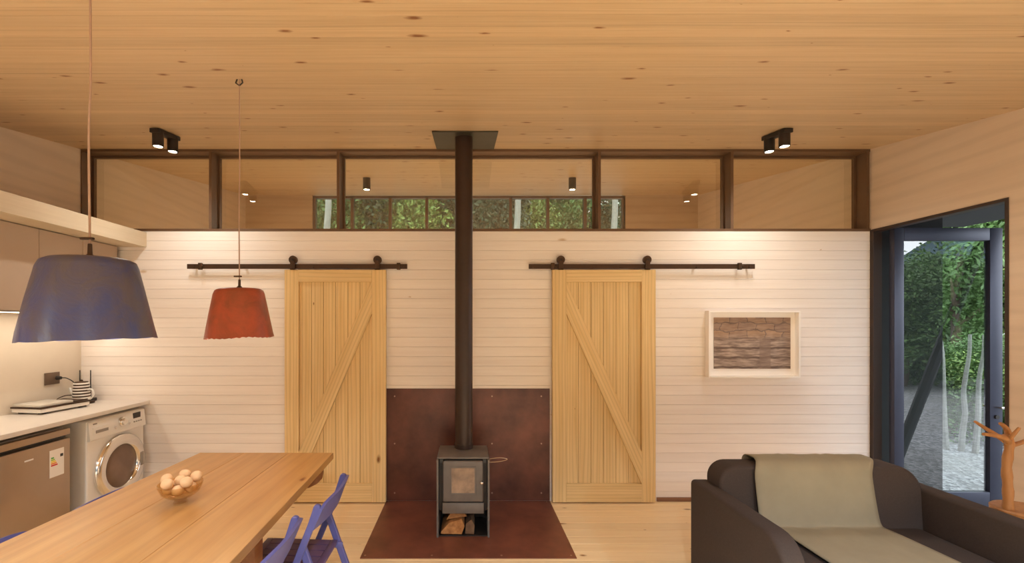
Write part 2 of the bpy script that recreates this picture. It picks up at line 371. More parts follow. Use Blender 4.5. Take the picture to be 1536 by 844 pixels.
def single(name, bm, mat, label=None, cat=None, group=None, kind=None, smooth=True, angle=35, base=True):
    """one-mesh top-level thing, world coordinates in, origin at its base centre"""
    vs_ = [v.co for v in bm.verts]
    lo = [min(v[i] for v in vs_) for i in range(3)]; hi = [max(v[i] for v in vs_) for i in range(3)]
    cen = Vector(((lo[0] + hi[0]) / 2, (lo[1] + hi[1]) / 2, lo[2]))
    bmesh.ops.translate(bm, vec=-cen, verts=bm.verts[:])
    o = link(name, me_from(bm, name, mat, smooth, angle), None, cen)
    return tag(o, label, cat, group, kind)
def copy_tree(o, parent=None):
    c = o.copy(); C.objects.link(c); c.parent = parent
    for ch in list(o.children): copy_tree(ch, c)
    return c
def struct(name, bm, mat, smooth=False): return single(name, bm, mat, kind='structure', smooth=smooth)
def bx(*a, **k): bm = nb(); box(bm, *a, **k); return bm
def lamp(name, kind, loc, energy, color=WARM, parent=None, **kw):
    d = bpy.data.lights.new(name, kind); d.energy = energy; d.color = color
    for k, v in kw.items(): setattr(d, k, v)
    o = bpy.data.objects.new(name, d); C.objects.link(o); o.location = loc
    if parent is not None: o.parent = parent
    return o

# ================================================================== SETTING
# floor: base slab + pine planks
fl = struct('floor', bx(XL - 0.1, XR + 0.06, YF, YB + 0.2, -0.12, -0.022), 'floor')
FW = 0.115
pm = me_from(bx(-3.6, 3.6, -FW / 2 + 0.0012, FW / 2 - 0.0012, -0.011, 0.011, bev=0.0015, seg=1), 'floor_plank', 'floor', False)
y = -FW / 2
while y > YF:
    link('plank', pm, fl, Vector(((XL + XR) / 2, y, -0.011)) - fl.location); y -= FW
bz = struct('floor_beyond', bx(XL, XR, 0.13, YB, -0.022, 0.0), 'floor')
# ceiling: slab + boards following the slope
ANG = math.atan(SL)
bm = nb(); y0, y1 = YF - 0.1, YB + 0.6
prism(bm, [(y0, ceil_z(y0) + 0.02), (y1, ceil_z(y1) + 0.02), (y1, ceil_z(y1) + 0.16), (y0, ceil_z(y0) + 0.16)], 'X', XL - 0.15, XR + 0.15)
ce = struct('ceiling', bm, 'ceiling')
CW = 0.09
cm = me_from(bx(-3.6, 3.6, -CW / 2 + 0.0006, CW / 2 - 0.0006, 0.0, 0.02), 'ceiling_plank', 'ceiling', False)
for k in range(int((YB - YF) / (CW * math.cos(ANG)))):
    y = YB - (k + 0.5) * CW * math.cos(ANG)
    link('plank', cm, ce, Vector(((XL + XR) / 2, y, ceil_z(y))) - ce.location, (ANG, 0, 0))
# back wall with whitewashed boards up to the clerestory
ZW = 2.445
wb = struct('wall_back', bx(XL, XR, 0.0, 0.13, 0, ZW), 'wallboard')
NB_ = 28; BW = ZW / NB_
wm = me_from(bx(-(XR - XL) / 2, (XR - XL) / 2, -0.014, 0.0, -BW / 2 + 0.0006, BW / 2 - 0.0006, bev=0.002, seg=1), 'wall_board', 'wallboard', False)
for k in range(NB_):
    link('plank', wm, wb, Vector(((XL + XR) / 2, 0.0, (k + 0.5) * BW)) - wb.location)
struct('baseboard_back', bx(1.72, XR, -0.028, -0.0145, 0.0, 0.036, bev=0.002), 'baseboard')
# right wall with the doorway cut at the back corner
bm = nb(); T = 0.06; DO, DH = -1.045, 2.455
prism(bm, [(0.0, DH), (0.0, ceil_z(0) + 0.02), (DO, ceil_z(DO) + 0.02), (YF, ceil_z(YF) + 0.02), (YF, 0), (DO, 0), (DO, DH)], 'X', XR, XR + T)
struct('wall_right', bm, 'plywood')
bm = nb(); prism(bm, [(0.0, 0), (0.0, ceil_z(0) + 0.02), (YF, ceil_z(YF) + 0.02), (YF, 0)], 'X', XL - 0.1, XL)
wl = struct('wall_left', bm, 'plywood')
part(wl, 'backsplash', bx(XL, XL + 0.006, -2.6, -0.0145, 0.9, 1.72), 'splash', label='smooth white backsplash panel')
# unseen front wall behind the camera: glazing added to bring in daylight
zt = ceil_z(YF); bm = nb()
for a in ((XL, XR, 1.98, zt + 0.05), (XL, -2.9, 0, 1.98), (3.1, XR, 0, 1.98)): box(bm, a[0], a[1], YF - 0.12, YF, a[2], a[3])
struct('wall_front', bm, 'plywood')
wf = thing('window_added', None, None, (0.1, YF - 0.06, 0), kind='structure')
for i in range(5):
    x = -2.9 + i * 1.5; part(wf, 'mullion', bx(x - 0.03, x + 0.03, YF - 0.1, YF - 0.02, 0.0, 1.98), 'bronze')
for i in range(4): part(wf, 'pane', bx(-2.87 + i * 1.5, -1.43 + i * 1.5, YF - 0.065, YF - 0.055, 0.0, 1.98), 'pane', False)
# the room beyond the clerestory
bm = nb(); prism(bm, [(0.13, 0), (0.13, ceil_z(0.13) + 0.02), (YB + 0.15, ceil_z(YB + 0.15) + 0.02), (YB + 0.15, 0)], 'X', XL - 0.1, XL); struct('wall_beyond_left', bm, 'plywood')
bm = nb(); prism(bm, [(0.13, 0), (0.13, ceil_z(0.13) + 0.02), (YB + 0.15, ceil_z(YB + 0.15) + 0.02), (YB + 0.15, 0)], 'X', XR, XR + 0.1); struct('wall_beyond_right', bm, 'plywood')
SX0, SX1, SZ0 = -2.43, 2.49, 2.98; SZ1 = ceil_z(YB) - 0.01
bm = nb()
for a in ((XL, SX0, 0, SZ1 + 0.06), (SX1, XR, 0, SZ1 + 0.06), (SX0, SX1, 0, SZ0)): box(bm, a[0], a[1], YB, YB + 0.12, a[2], a[3])
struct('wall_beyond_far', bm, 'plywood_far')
ws = thing('window_2', None, None, (0, YB + 0.05, SZ0), kind='structure')
xs = [(p - 700) / (F / (YB - CAMY)) for p in (471, 528, 585, 640, 700, 766, 822, 878, 936)]
for x in xs: part(ws, 'mullion', bx(x - 0.022, x + 0.022, YB, YB + 0.08, SZ0, SZ1), 'bronze')
part(ws, 'top_rail', bx(SX0, SX1, YB, YB + 0.08, SZ1 - 0.035, SZ1), 'bronze'); part(ws, 'bottom_rail', bx(SX0, SX1, YB, YB + 0.08, SZ0, SZ0 + 0.04), 'bronze')
for a, b_ in zip(xs, xs[1:]): part(ws, 'pane', bx(a + 0.022, b_ - 0.022, YB + 0.045, YB + 0.055, SZ0 + 0.04, SZ1 - 0.035), 'pane', False)
# clerestory
wc = thing('window_3', None, None, (0, 0.065, ZW), kind='structure')
ed = [-3.5, -2.325, -1.166, 1.205, 2.408, 3.64]
zt0 = ceil_z(0.0)
part(wc, 'top_rail', bx(XL, XR, -0.012, 0.13, zt0 - 0.024, zt0 + 0.0), 'bronze', False)
part(wc, 'bottom_rail', bx(XL, XR, -0.016, 0.13, ZW, ZW + 0.022), 'bronze', False)
for i, x in enumerate(ed):
    hw = 0.012
    part(wc, 'mullion', bx(max(x - hw, XL), min(x + hw, XR), -0.012, 0.13, ZW + 0.022, zt0 - 0.024), 'bronze', False)
for a, b_ in zip(ed, ed[1:]):
    e0, e1, q0, q1, w_ = a + 0.012, b_ - 0.012, ZW + 0.022, zt0 - 0.024, 0.018
    bm = nb()
    for q in ((e0, e1, q1 - w_, q1), (e0, e1, q0, q0 + w_), (e0, e0 + w_, q0 + w_, q1 - w_), (e1 - w_, e1, q0 + w_, q1 - w_)): box(bm, q[0], q[1], 0.10, 0.128, q[2], q[3])
    sf = part(wc, 'sash', bm, 'bronze', False)
    part(sf, 'pane', bx(e0 + w_, e1 - w_, 0.111, 0.117, q0 + w_, q1 - w_), 'pane', False)
# doorway lining
bm = nb(); box(bm, XR - 0.006, XR + T + 0.01, -0.05, -0.0, 0, DH); struct('trim_1', bm, 'jamb')
struct('trim_2', bx(XR - 0.006, XR + T + 0.006, DO, -0.05, DH - 0.022, DH), 'jamb')
struct('trim_3', bx(XR - 0.006, XR + T + 0.006, DO - 0.0, DO + 0.02, 0, DH - 0.022), 'jamb')
# glazed door, swung out square to the wall
dr = thing('door_1', None, None, (3.715, -0.15, 0.01), kind='structure')
DX0, DX1, DY0, DY1, DZ = 3.722, 4.665, -0.175, -0.125, 2.44
part(dr, 'hinge_stile', bx(DX0, DX0 + 0.085, DY0, DY1, 0.01, DZ, bev=0.004), 'door_alu')
part(dr, 'lock_stile', bx(DX1 - 0.11, DX1, DY0, DY1, 0.01, DZ, bev=0.004), 'door_alu')
part(dr, 'top_rail', bx(DX0 + 0.085, DX1 - 0.11, DY0, DY1, DZ - 0.11, DZ, bev=0.004), 'door_alu')
part(dr, 'bottom_rail', bx(DX0 + 0.085, DX1 - 0.11, DY0, DY1, 0.01, 0.14, bev=0.004), 'door_alu')
part(dr, 'glass_pane', bx(DX0 + 0.085, DX1 - 0.11, -0.155, -0.145, 0.14, DZ - 0.11), 'door_glass', False)
bm = nb(); hz = 0.88; hx = DX1 - 0.06
cyl(bm, (hx, DY0, hz), (hx, DY0 - 0.045, hz), 0.010); box(bm, hx - 0.01, hx + 0.1, DY0 - 0.055, DY0 - 0.04, hz - 0.009, hz + 0.009, bev=0.004)
h = part(dr, 'lever_handle', bm, 'chrome'); bm = nb(); cyl(bm, (hx, DY0, hz - 0.085), (hx, DY0 - 0.014, hz - 0.085), 0.017); part(dr, 'lock_cylinder', bm, 'black_plastic')

# ================================================================== OUTDOORS
bm = nb(); box(bm, -60, 60, -70, 60, -0.4, -0.13); struct('ground_gravel', bm, 'gravel')
struct('wall_outer_cladding', bx(XR + 0.1, 4.36, 0.03, YB + 0.4, -0.13, 2.74), 'cladding')
bm = nb(); box(bm, XR + T, 5.85, -3.0, 1.2, 2.75, 2.93); struct('eave_porch', bm, 'eave')
bm = nb(); tube(bm, [(4.68, -1.2, -0.13), (5.80, -1.2, 2.75)], 0.05, 8); single('porch_strut', bm, 'eave', 'dark diagonal steel strut propping the porch eave', 'strut', smooth=False)
# hillside ridge
bm = nb(); prev = None
for i in range(60):
    x = -40 + i * 3.0; hgt = 9 + 4 * math.sin(i * 0.21) + 1.5 * math.sin(i * 0.9) + random.random()
    row = [bm.verts.new((x, -52 - 0.6 * d + 2 * math.sin(i * .5), -0.2 + hgt * d / 12)) for d in (0, 4, 8, 12)]
    row.append(bm.verts.new((x, -75, -0.2)))
    if prev:
        for j in range(4): bm.faces.new((prev[j], row[j], row[j + 1], prev[j + 1]))
    prev = row
struct('hillside', bm, 'hill', True)
def crown_mesh(name, n, rx, rz, leaf, mat, seed, clumps=14):
    rd = random.Random(seed); vs_, fs = [], []
    cl = []
    for _ in range(clumps):
        u = Vector((rd.gauss(0, 1), rd.gauss(0, 1), rd.gauss(0, 1))).normalized() * rd.uniform(0.25, 0.85)
        cl.append((Vector((u.x * rx, u.y * rx, u.z * rz)), rd.uniform(0.28, 0.5)))
    for _ in range(n):
        c, r = rd.choice(cl)
        d = Vector((rd.gauss(0, 1), rd.gauss(0, 1), rd.gauss(0, 1))).normalized() * (rd.random() ** 0.4)
        p = c + Vector((d.x * r * rx, d.y * r * rx, d.z * r * rz))
        a = Vector((rd.gauss(0, 1), rd.gauss(0, 1), rd.gauss(0, 0.6))).normalized(); b = a.cross(Vector((rd.gauss(0, 1), rd.gauss(0, 1), rd.gauss(0, 1)))).normalized()
        s = leaf * rd.uniform(0.6, 1.4); k = len(vs_)
        vs_ += [p - a * s, p + b * s * 0.4, p + a * s, p - b * s * 0.4]; fs.append((k, k + 1, k + 2, k + 3))
    me = bpy.data.meshes.new(name); me.from_pydata(vs_, [], fs); me.materials.append(M[mat]); return me
CR = [crown_mesh('foliage', 30000, 1.0, 1.0, 0.028, m_, 11 + i, 22) for i, m_ in enumerate(('leaf_a', 'leaf_b', 'leaf_c'))]
CRF = [crown_mesh('foliage_far', 26000, 1.0, 1.0, 0.034, m_, 31 + i, 24) for i, m_ in enumerate(('leaf_a', 'leaf_b', 'leaf_c'))]
def trunk_mesh(name, h, r, mat, lean=0.0, seed=0, nbr=3, wob=0.3):
    rd = random.Random(seed); bm = nb(); pts = [(lean * k / 6 * h + rd.uniform(-.03, .03) * h * wob, rd.uniform(-.02, .02) * h * wob, h * k / 6) for k in range(7)]
    tube(bm, smooth_path(pts, 3), [r * (1 - 0.5 * i / 18) for i in range(19)], 8)
    for k in range(nbr):
        z = h * rd.uniform(0.45, 0.8); a = rd.uniform(0, 6.28); tube(bm, [(lean * z, 0, z), (lean * z + math.cos(a) * h * .1, math.sin(a) * h * .1, z + h * .1), (lean * z + math.cos(a) * h * .16, math.sin(a) * h * .16, z + h * .2)], [r * .4, r * .3, r * .12], 6)
    return me_from(bm, name, mat)
TR = [trunk_mesh('trunk', 3.2, 0.10, 'bark', 0.02, 1), trunk_mesh('trunk', 3.2, 0.07, 'bark', -0.04, 2), trunk_mesh('trunk_pale', 4.0, 0.024, 'pale_bark', 0.012, 3, 0, 0.09), trunk_mesh('trunk_pale', 5.5, 0.085, 'pale_bark', 0.01, 4, 4)]
def tree(name, label, x, y, cz, rx, rz, kind, tk=0, far=False, group=None, cat='tree'):
    t = thing(name, label, cat, (x, y, -0.13), random.uniform(0, 6.28), group)
    tr = link('trunk', TR[tk], t); tr.scale = (1, 1, (cz + 0.2) / (3.2 if tk < 2 else 4.0 if tk == 2 else 5.5))
    fo = link('foliage', (CRF if far else CR)[kind], t, (0, 0, cz)); fo.scale = (rx, rx, rz); fo['kind'] = 'stuff'
    return t
# beyond the open door
GW = 'trees beyond the gravel yard seen past the open door'
KIND = ['leafy mid-green tree standing past the glazed door', 'dark green dense tree standing past the glazed door', 'yellow-green loose tree standing past the glazed door']
for (px, dep, cz, rx, rz, k) in ((1430, 8.5, 3.0, 1.5, 2.4, 0), (1500, 9.0, 3.2, 1.7, 2.6, 2), (1465, 11.0, 4.0, 2.2, 3.4, 1), (1540, 10.5, 3.4, 1.9, 3.0, 0), (1390, 11.5, 3.8, 2.2, 3.2, 1), (1560, 8.0, 2.4, 1.3, 2.0, 2), (1480, 14, 5.0, 3.0, 4.6, 0), (1380, 15, 5.0, 3.0, 4.4, 1)):
    tree('leafy_tree', KIND[k], (px - 700) / F * dep, CAMY + dep, cz, rx, rz, k, 0, False, GW)
for (px, dep, k) in ((1425, 7.0, 0), (1470, 6.9, 2), (1510, 6.6, 0), (1395, 7.4, 1), (1540, 6.4, 2)):
    t = tree('yard_shrub', ['mid-green shrub', 'dark green shrub', 'pale green shrub'][k] + ' at the edge of the gravel yard', (px - 700) / F * dep, CAMY + dep, 0.75, 0.85, 0.8, k, 1, False, 'shrubs along the gravel edge', 'shrub')
for (px, dep) in ((1443, 6.1), (1464, 6.0), (1418, 6.2)):
    o = link('slender_trunk', TR[2], None, ((px - 700) / F * dep, CAMY + dep, -0.13), (0, 0, random.uniform(0, 6))); o.scale = (1.5, 1.5, 0.40 + 0.05 * (px % 3))
    tag(o, 'slender pale bare trunk at the edge of the gravel', 'tree trunk', 'pale trunks by the gravel edge')
# the side that the door glass mirrors
for i in range(16):
    dep = 12.5 + (i % 4) * 2.0 + random.random(); px = 1290 + (i * 37) % 190
    x = (px - 700) / F * dep; yy = -0.28 - (CAMY + dep)
    tree('forest_tree', ['mid-green forest tree across the gravel drive', 'dark forest tree across the gravel drive'][i % 2], x, yy, 1.9, 1.6, 1.65 + 0.3 * (i % 3), i % 2, 0, True, 'forest edge across the drive')
# behind the far strip window
for i, (px, dep) in enumerate(((500, 11), (560, 12), (610, 11.5), (665, 12.5), (720, 11.8), (770, 13), (830, 14), (900, 15), (450, 13))):
    tree('forest_tree', ['leafy tree close behind the far strip window', 'dark tree close behind the far strip window', 'pale green tree close behind the far strip window'][i % 3], (px - 700) / F * dep, CAMY + dep, 4.9, 1.5, 2.2, i % 3, 0, True, 'trees behind the strip window')
for (px, dep) in ((918, 9.5), (772, 9.5), (487, 9.0)):
    o = link('pale_trunk', TR[3], None, ((px - 700) / F * dep, CAMY + dep, -0.13)); o.scale = (1, 1, 1.5)
    tag(o, 'thick pale tree trunk behind the far strip window', 'tree trunk', 'pale trunks behind the strip window')

# ================================================================== LIGHT FIXTURES
def spot_pair(label, x, t, group, power=SPOT_W, gap=0.085, tone=WARM):
    y = -t; z = ceil_z(y)
    r = thing('ceiling_spotlight', label, 'spotlight', (x, y, z), 0, group)
    bm = nb(); box(bm, x - 0.035, x + 0.035, y - gap - 0.045, y + gap + 0.045, -0.02, 0.012, bev=0.003)
    for v in bm.verts: v.co.z += ceil_z(v.co.y) - 0.016
    part(r, 'mounting_plate', bm, 'black_steel')
    for s in (-1, 1):
        yy = y + s * gap; zz = ceil_z(yy) - 0.02; bm = nb()
        lathe(bm, [(0.031, -0.115), (0.038, -0.115), (0.038, 0.0)], 24, (x, yy, zz), False, True); c = part(r, 'lamp_cylinder', bm, 'black_steel')
        bm = nb(); cyl(bm, (x, yy, zz - 0.108), (x, yy, zz - 0.104), 0.0312, seg=24); part(c, 'lamp_lens', bm, 'disc', label='glowing warm lens')
        lo = lamp('spot_lamp', 'SPOT', (0, yy - y, zz - 0.118 - z), power, tone, r, spot_size=R(150), spot_blend=0.9, shadow_soft_size=0.03)
    return r
spot_pair('double black ceiling spotlight over the white kitchen-end wall', -2.36, 0.56, 'double ceiling spotlights')
spot_pair('double black ceiling spotlight above the framed picture', 2.43, 0.56, 'double ceiling spotlights')
for i, (x, t) in enumerate(((-2.3, 4.6), (0.1, 4.6), (2.4, 4.6))):  # unseen fill spots, added behind the camera to brighten the room
    spot_pair('double black ceiling spotlight added behind the camera as unseen fill', x, t, 'added fill spotlights behind the camera', FILL_W, 0.085, SOFT)
for x in (-1.235, 1.305):
    u = 1.45; z = ceil_z(u)
    r = thing('ceiling_downlight', 'single black cylinder downlight in the room beyond the clerestory', 'spotlight', (x, u, z), 0, 'cylinder downlights beyond the clerestory')
    bm = nb(); lathe(bm, [(0.036, -0.15), (0.045, -0.15), (0.045, 0.005)], 24, (x, u, z), False, True); c = part(r, 'lamp_cylinder', bm, 'black_steel')
    bm = nb(); cyl(bm, (x, u, z - 0.142), (x, u, z - 0.138), 0.0362, seg=24); part(c, 'lamp_lens', bm, 'disc')
    lamp('spot_lamp', 'SPOT', (0, 0, -0.153), BACK_W, WARM, r, spot_size=R(150), spot_blend=0.9, shadow_soft_size=0.03)
def pendant(label, x, t, rb, rt, ztop, zbot, mat, tilt, scallop, lean):
    y = -t; zc = ceil_z(y)
    r = thing('pendant_lamp', label, 'pendant lamp', (x, y, zbot))
    seg = 96; bm = nb(); rs = []; H = ztop - zbot
    prof = [(rb, 0), (rb * .88 + rt * .12, H * .12), (rb * .5 + rt * .5, H * .5), (rt * 1.03, H * .90), (rt * .97, H * .97), (rt * .86, H * 1.0), (0.02, H * 1.012)]
    def mk(off, zo):
        out = []
        for j, (rr, zz) in enumerate(prof):
            rg = []
            for i in range(seg):
                a = 2 * math.pi * i / seg
                wob = 1 + 0.012 * math.sin(3 * a + j) * (1 - j / 7)
                dz = 0.0
                if j == 0: dz = (scallop * (abs(math.sin(a * 17)) + 0.5 * math.sin(a * 5)) if scallop else 0.0015 * math.sin(a * 9))
                rg.append(bm.verts.new((x + math.cos(a) * max(rr * wob - off, 0.004), y + math.sin(a) * max(rr * wob - off, 0.004), zbot + zz + dz - (zo if j > 3 else 0) + tilt * math.cos(a) * rr)))
            out.append(rg)
        return out
    A = mk(0, 0); B = mk(0.007, 0.007)
    skin(bm, A, False, True); skin(bm, B, False, True)
    for i in range(seg): bm.faces.new((A[0][i], B[0][i], B[0][(i + 1) % seg], A[0][(i + 1) % seg]))
    part(r, 'lamp_shade', bm, mat, angle=60)
    zt_ = ztop + 0.004
    bm = nb(); lathe(bm, [(0.003, 0.05), (0.006, 0.048), (0.007, 0.015), (0.016, 0.005), (0.018, 0.0)], 16, (x, y, zt_), True, True); part(r, 'shade_cap', bm, 'rail_steel')
    bm = nb(); tube(bm, smooth_path([(x, y, zt_ + 0.045), (x - lean, y, zt_ + 0.4), (x + lean * .6, y, (zt_ + zc) / 2 + 0.1), (x, y, zc)], 8), 0.0034, 8); part(r, 'cord', bm, 'cord')
    bm = nb(); box(bm, x - 0.03, x + 0.012, y - 0.006, y + 0.006, zt_ + 0.062, zt_ + 0.07, bev=0.002); part(r, 'cord_clip', bm, 'rail_steel')
    bm = nb(); tube(bm, [(x - 0.012, y, zc + 0.002), (x - 0.02, y, zc - 0.02), (x, y, zc - 0.035), (x + 0.018, y, zc - 0.018), (x + 0.012, y, zc + 0.002)], 0.004, 6); part(r, 'ceiling_hook', bm, 'black_steel')
    bm = nb(); lathe(bm, [(0.004, -0.05), (0.022, -0.04), (0.03, -0.018), (0.024, 0.008), (0.014, 0.03), (0.014, 0.07)], 20, (x, y, zbot + H * .6), True, True); part(r, 'bulb', bm, 'bulb')
    lamp('bulb_lamp', 'POINT', (0, 0, H * .6 - 0.06), BULB_W, WARM, r, shadow_soft_size=0.04)
pendant('large blue glazed pendant shade hanging over the near half of the table', -1.235, 2.59, 0.181, 0.128, 1.805, 1.543, 'blue_shade', 0.035, 0, 0.004)
pendant('smaller rust-red pendant shade with a ragged bottom rim', -1.25, 1.60, 0.173, 0.124, 1.79, 1.52, 'red_shade', 0.03, 0.006, 0.002)

# ================================================================== BARN DOORS
def barn_door(label, x0, x1, flip):
    z0, z1 = 0.012, 2.088; ya, yb_ = -0.075, -0.035   # front, back
    r = thing('barn_door', label, 'door', ((x0 + x1) / 2, -0.055, z0))
    sw, tr_, br_ = 0.125, 0.108, 0.165; xi0, xi1 = x0 + sw, x1 - sw
    part(r, 'stile', bx(x0, xi0, ya, yb_, z0, z1, bev=0.002, seg=1), 'barn', False); part(r, 'stile', bx(xi1, x1, ya, yb_, z0, z1, bev=0.002, seg=1), 'barn', False)
    part(r, 'top_rail', bx(xi0, xi1, ya, yb_, z1 - tr_, z1, bev=0.002, seg=1), 'barn_h', False); part(r, 'bottom_rail', bx(xi0, xi1, ya, yb_, z0, z0 + br_, bev=0.002, seg=1), 'barn_h', False)
    n = 6; pw = (xi1 - xi0) / n
    for i in range(n): part(r, 'plank', bx(xi0 + i * pw + 0.0012, xi0 + (i + 1) * pw - 0.0012, ya + 0.02, yb_, z0 + br_, z1 - tr_, bev=0.0015, seg=1), 'barn', False)
    zb, ztp = z0 + br_, z1 - tr_; v = 0.285
    poly = [(xi1, ztp), (xi1, ztp - v), (xi0, zb), (xi0, zb + v)] if not flip else [(xi0, ztp), (xi0, ztp - v), (xi1, zb), (xi1, zb + v)]
    # mesh laid along local Z so that its grain follows the brace
    dx, dz = poly[3][0] - poly[0][0], poly[3][1] - poly[0][1]; ang = math.atan2(dx, dz)
    cx = sum(p[0] for p in poly) / 4; cz = sum(p[1] for p in poly) / 4
    loc = [((p[0] - cx) * math.cos(ang) - (p[1] - cz) * math.sin(ang), (p[0] - cx) * math.sin(ang) + (p[1] - cz) * math.cos(ang)) for p in poly]
    bm = nb(); prism(bm, loc, 'Y', -0.01, 0.0105, 0.0015, 1)
    o = link('brace', me_from(bm, 'brace', 'barn', False), r, Vector((cx, ya + 0.0095, cz)) - r.location, (0, ang, 0))
    for hx in (x0 + 0.075, x1 - 0.075):
        bm = nb(); box(bm, hx - 0.021, hx + 0.021, ya - 0.012, ya - 0.006, z1, 2.182, bev=0.001, seg=1); box(bm, hx - 0.021, hx + 0.021, ya - 0.012, yb_ , z1, z1 + 0.006)
        hg = part(r, 'hanger', bm, 'rail_steel')
        bm = nb(); cyl(bm, (hx, ya - 0.0055, 2.177), (hx, ya + 0.022, 2.177), 0.036, seg=28); part(hg, 'wheel', bm, 'rail_steel')
        bm = nb(); cyl(bm, (hx, ya - 0.02, 2.177), (hx, ya - 0.0125, 2.177), 0.011, seg=6); part(hg, 'axle_bolt', bm, 'black_steel')
    return r
barn_door('pine sliding barn door on the kitchen side of the stove', -1.626, -0.722, False)
barn_door('pine sliding barn door on the sofa side of the stove', 0.766, 1.688, True)
def door_rail(label, px0, px1, stops, bolts):
    sc = F / 3.99; x0, x1 = (px0 - 700) / sc, (px1 - 700) / sc; z0, z1 = 2.097, 2.140
    r = thing('sliding_door_rail', label, 'door rail', ((x0 + x1) / 2, -0.06, z0))
    part(r, 'bar', bx(x0, x1, -0.066, -0.060, z0, z1, bev=0.001, seg=1), 'rail_steel', False)
    for p in bolts:
        x = (p - 700) / sc; bm = nb(); cyl(bm, (x, -0.06, 2.112), (x, -0.012, 2.112), 0.010, seg=12); cyl(bm, (x, -0.074, 2.112), (x, -0.066, 2.112), 0.009, seg=6); part(r, 'standoff', bm, 'rail_steel')
    for p in stops:
        x = (p - 700) / sc; bm = nb(); box(bm, x - 0.016, x + 0.016, -0.076, -0.052, z0 - 0.008, z1 + 0.01, bev=0.003); cyl(bm, (x + 0.016, -0.064, 2.119), (x + 0.03, -0.064, 2.119), 0.014, seg=12); part(r, 'stop', bm, 'rail_steel')
door_rail('dark steel sliding rail above the kitchen-side barn door', 281, 611, (301, 598), (291, 365, 470, 520, 604))
door_rail('dark steel sliding rail above the sofa-side barn door', 793, 1132, (829, 1109), (800, 890, 930, 1045, 1124))

# ================================================================== STOVE
bk = thing('hearth_back_sheet', 'rust-brown steel sheet fixed to the wall behind the stove', 'steel sheet', (0.013, -0.02, 0.006))
part(bk, 'sheet', bx(-0.726, 0.752, -0.019, -0.0145, 0.006, 1.02), 'rust', False)
for px in (592, 738, 812):
    for py in (594, 665, 739):
        p = P(px, py, 0.02); bm = nb(); cyl(bm, (p.x, -0.023, p.z), (p.x, -0.019, p.z), 0.007, seg=10); part(bk, 'screw', bm, 'screw')
fp = thing('hearth_floor_sheet', 'rust-brown steel sheet on the floor under the stove', 'steel sheet', (0.013, -0.5, 0))
part(fp, 'sheet', bx(-0.728, 0.752, -1.012, -0.0195, 0.0, 0.005), 'rust_floor', False)
for x, y in ((-0.70, -0.98), (-0.24, -0.98), (0.24, -0.98), (0.72, -0.98), (-0.70, -0.05), (0.72, -0.05)):
    bm = nb(); cyl(bm, (x, y, 0.005), (x, y, 0.008), 0.007, seg=10); part(fp, 'screw', bm, 'screw')
SX, SY0, SY1 = -0.027, -0.70, -0.375
st = thing('wood_stove', 'small black steel wood stove with open log bay', 'stove', (SX, -0.54, 0.005))
hw = 0.192; zb = 0.005
part(st, 'top_plate', bx(SX - hw, SX + hw, SY0 - 0.008, SY1, 0.588, 0.602, bev=0.003), 'stove')
for s in (-1, 1):
    x = SX + s * hw; bm = nb(); prism(bm, [(SY0 - 0.02, zb), (SY1, zb), (SY1, 0.588), (SY0 - 0.03, 0.588)], 'X', x - 0.006 if s < 0 else x - 0.008, x + 0.008 if s < 0 else x + 0.006); part(st, 'side_panel', bm, 'stove', False)
    bm = nb(); box(bm, x - s * 0.03 - 0.012, x - s * 0.03 + 0.012, SY0 - 0.012, SY0 + 0.004, 0.562, 0.588); part(st, 'corner_clip', bm, 'black_plastic', False)
part(st, 'firebox', bx(SX - hw + 0.01, SX + hw - 0.01, SY0 + 0.03, SY1, 0.19, 0.585), 'black_steel', False)
part(st, 'back_panel', bx(SX - hw + 0.008, SX + hw - 0.008, SY1 - 0.008, SY1 - 0.001, zb, 0.19), 'black_steel', False)
part(st, 'bottom_plate', bx(SX - hw + 0.008, SX + hw - 0.008, SY0 + 0.0, SY1 - 0.01, zb, zb + 0.008), 'black_steel', False)
dd = part(st, 'door', bx(SX - 0.152, SX + 0.152, SY0 - 0.012, SY0 + 0.029, 0.265, 0.575, bev=0.012, seg=3), 'stove')
bm = nb(); box(bm, SX - 0.098, SX + 0.098, SY0 - 0.0155, SY0 - 0.0125, 0.325, 0.535, bev=0.001, seg=1); part(dd, 'window_frame', bm, 'stove', False)
bm = nb(); box(bm, SX - 0.086, SX + 0.086, SY0 - 0.0185, SY0 - 0.0157, 0.337, 0.523); part(dd, 'window_glass', bm, 'stove_glass', False, label='smoke-stained stove window')
bm = nb(); cyl(bm, (SX + 0.138, SY0 - 0.045, 0.425), (SX + 0.138, SY0 - 0.012, 0.425), 0.008, seg=12); lathe(bm, [(0.001, -0.014), (0.012, -0.008), (0.014, 0), (0.012, 0.008), (0.001, 0.014)], 14, (SX + 0.138, SY0 - 0.047, 0.425)); part(dd, 'door_knob', bm, 'chrome')
part(st, 'ash_drawer', bx(SX - 0.155, SX + 0.155, SY0 - 0.008, SY0 + 0.028, 0.178, 0.258, bev=0.004), 'stove')
FX, FY = -0.023, -0.44
bm = nb(); cyl(bm, (FX, FY, 0.603), (FX, FY, ceil_z(FY) - 0.001), 0.071, seg=40); cyl(bm, (FX, FY, 0.6025), (FX, FY, 0.64), 0.0745, seg=40)
fu = part(st, 'flue_pipe', bm, 'flue')
fl_ = nb(); box(fl_, -0.27, 0.245, -0.60, -0.045, -0.004, 0.004)
for v in fl_.verts: v.co.z += ceil_z(v.co.y) - 0.006
part(st, 'ceiling_flange', fl_, 'flange', False, label='square steel plate where the flue meets the ceiling')
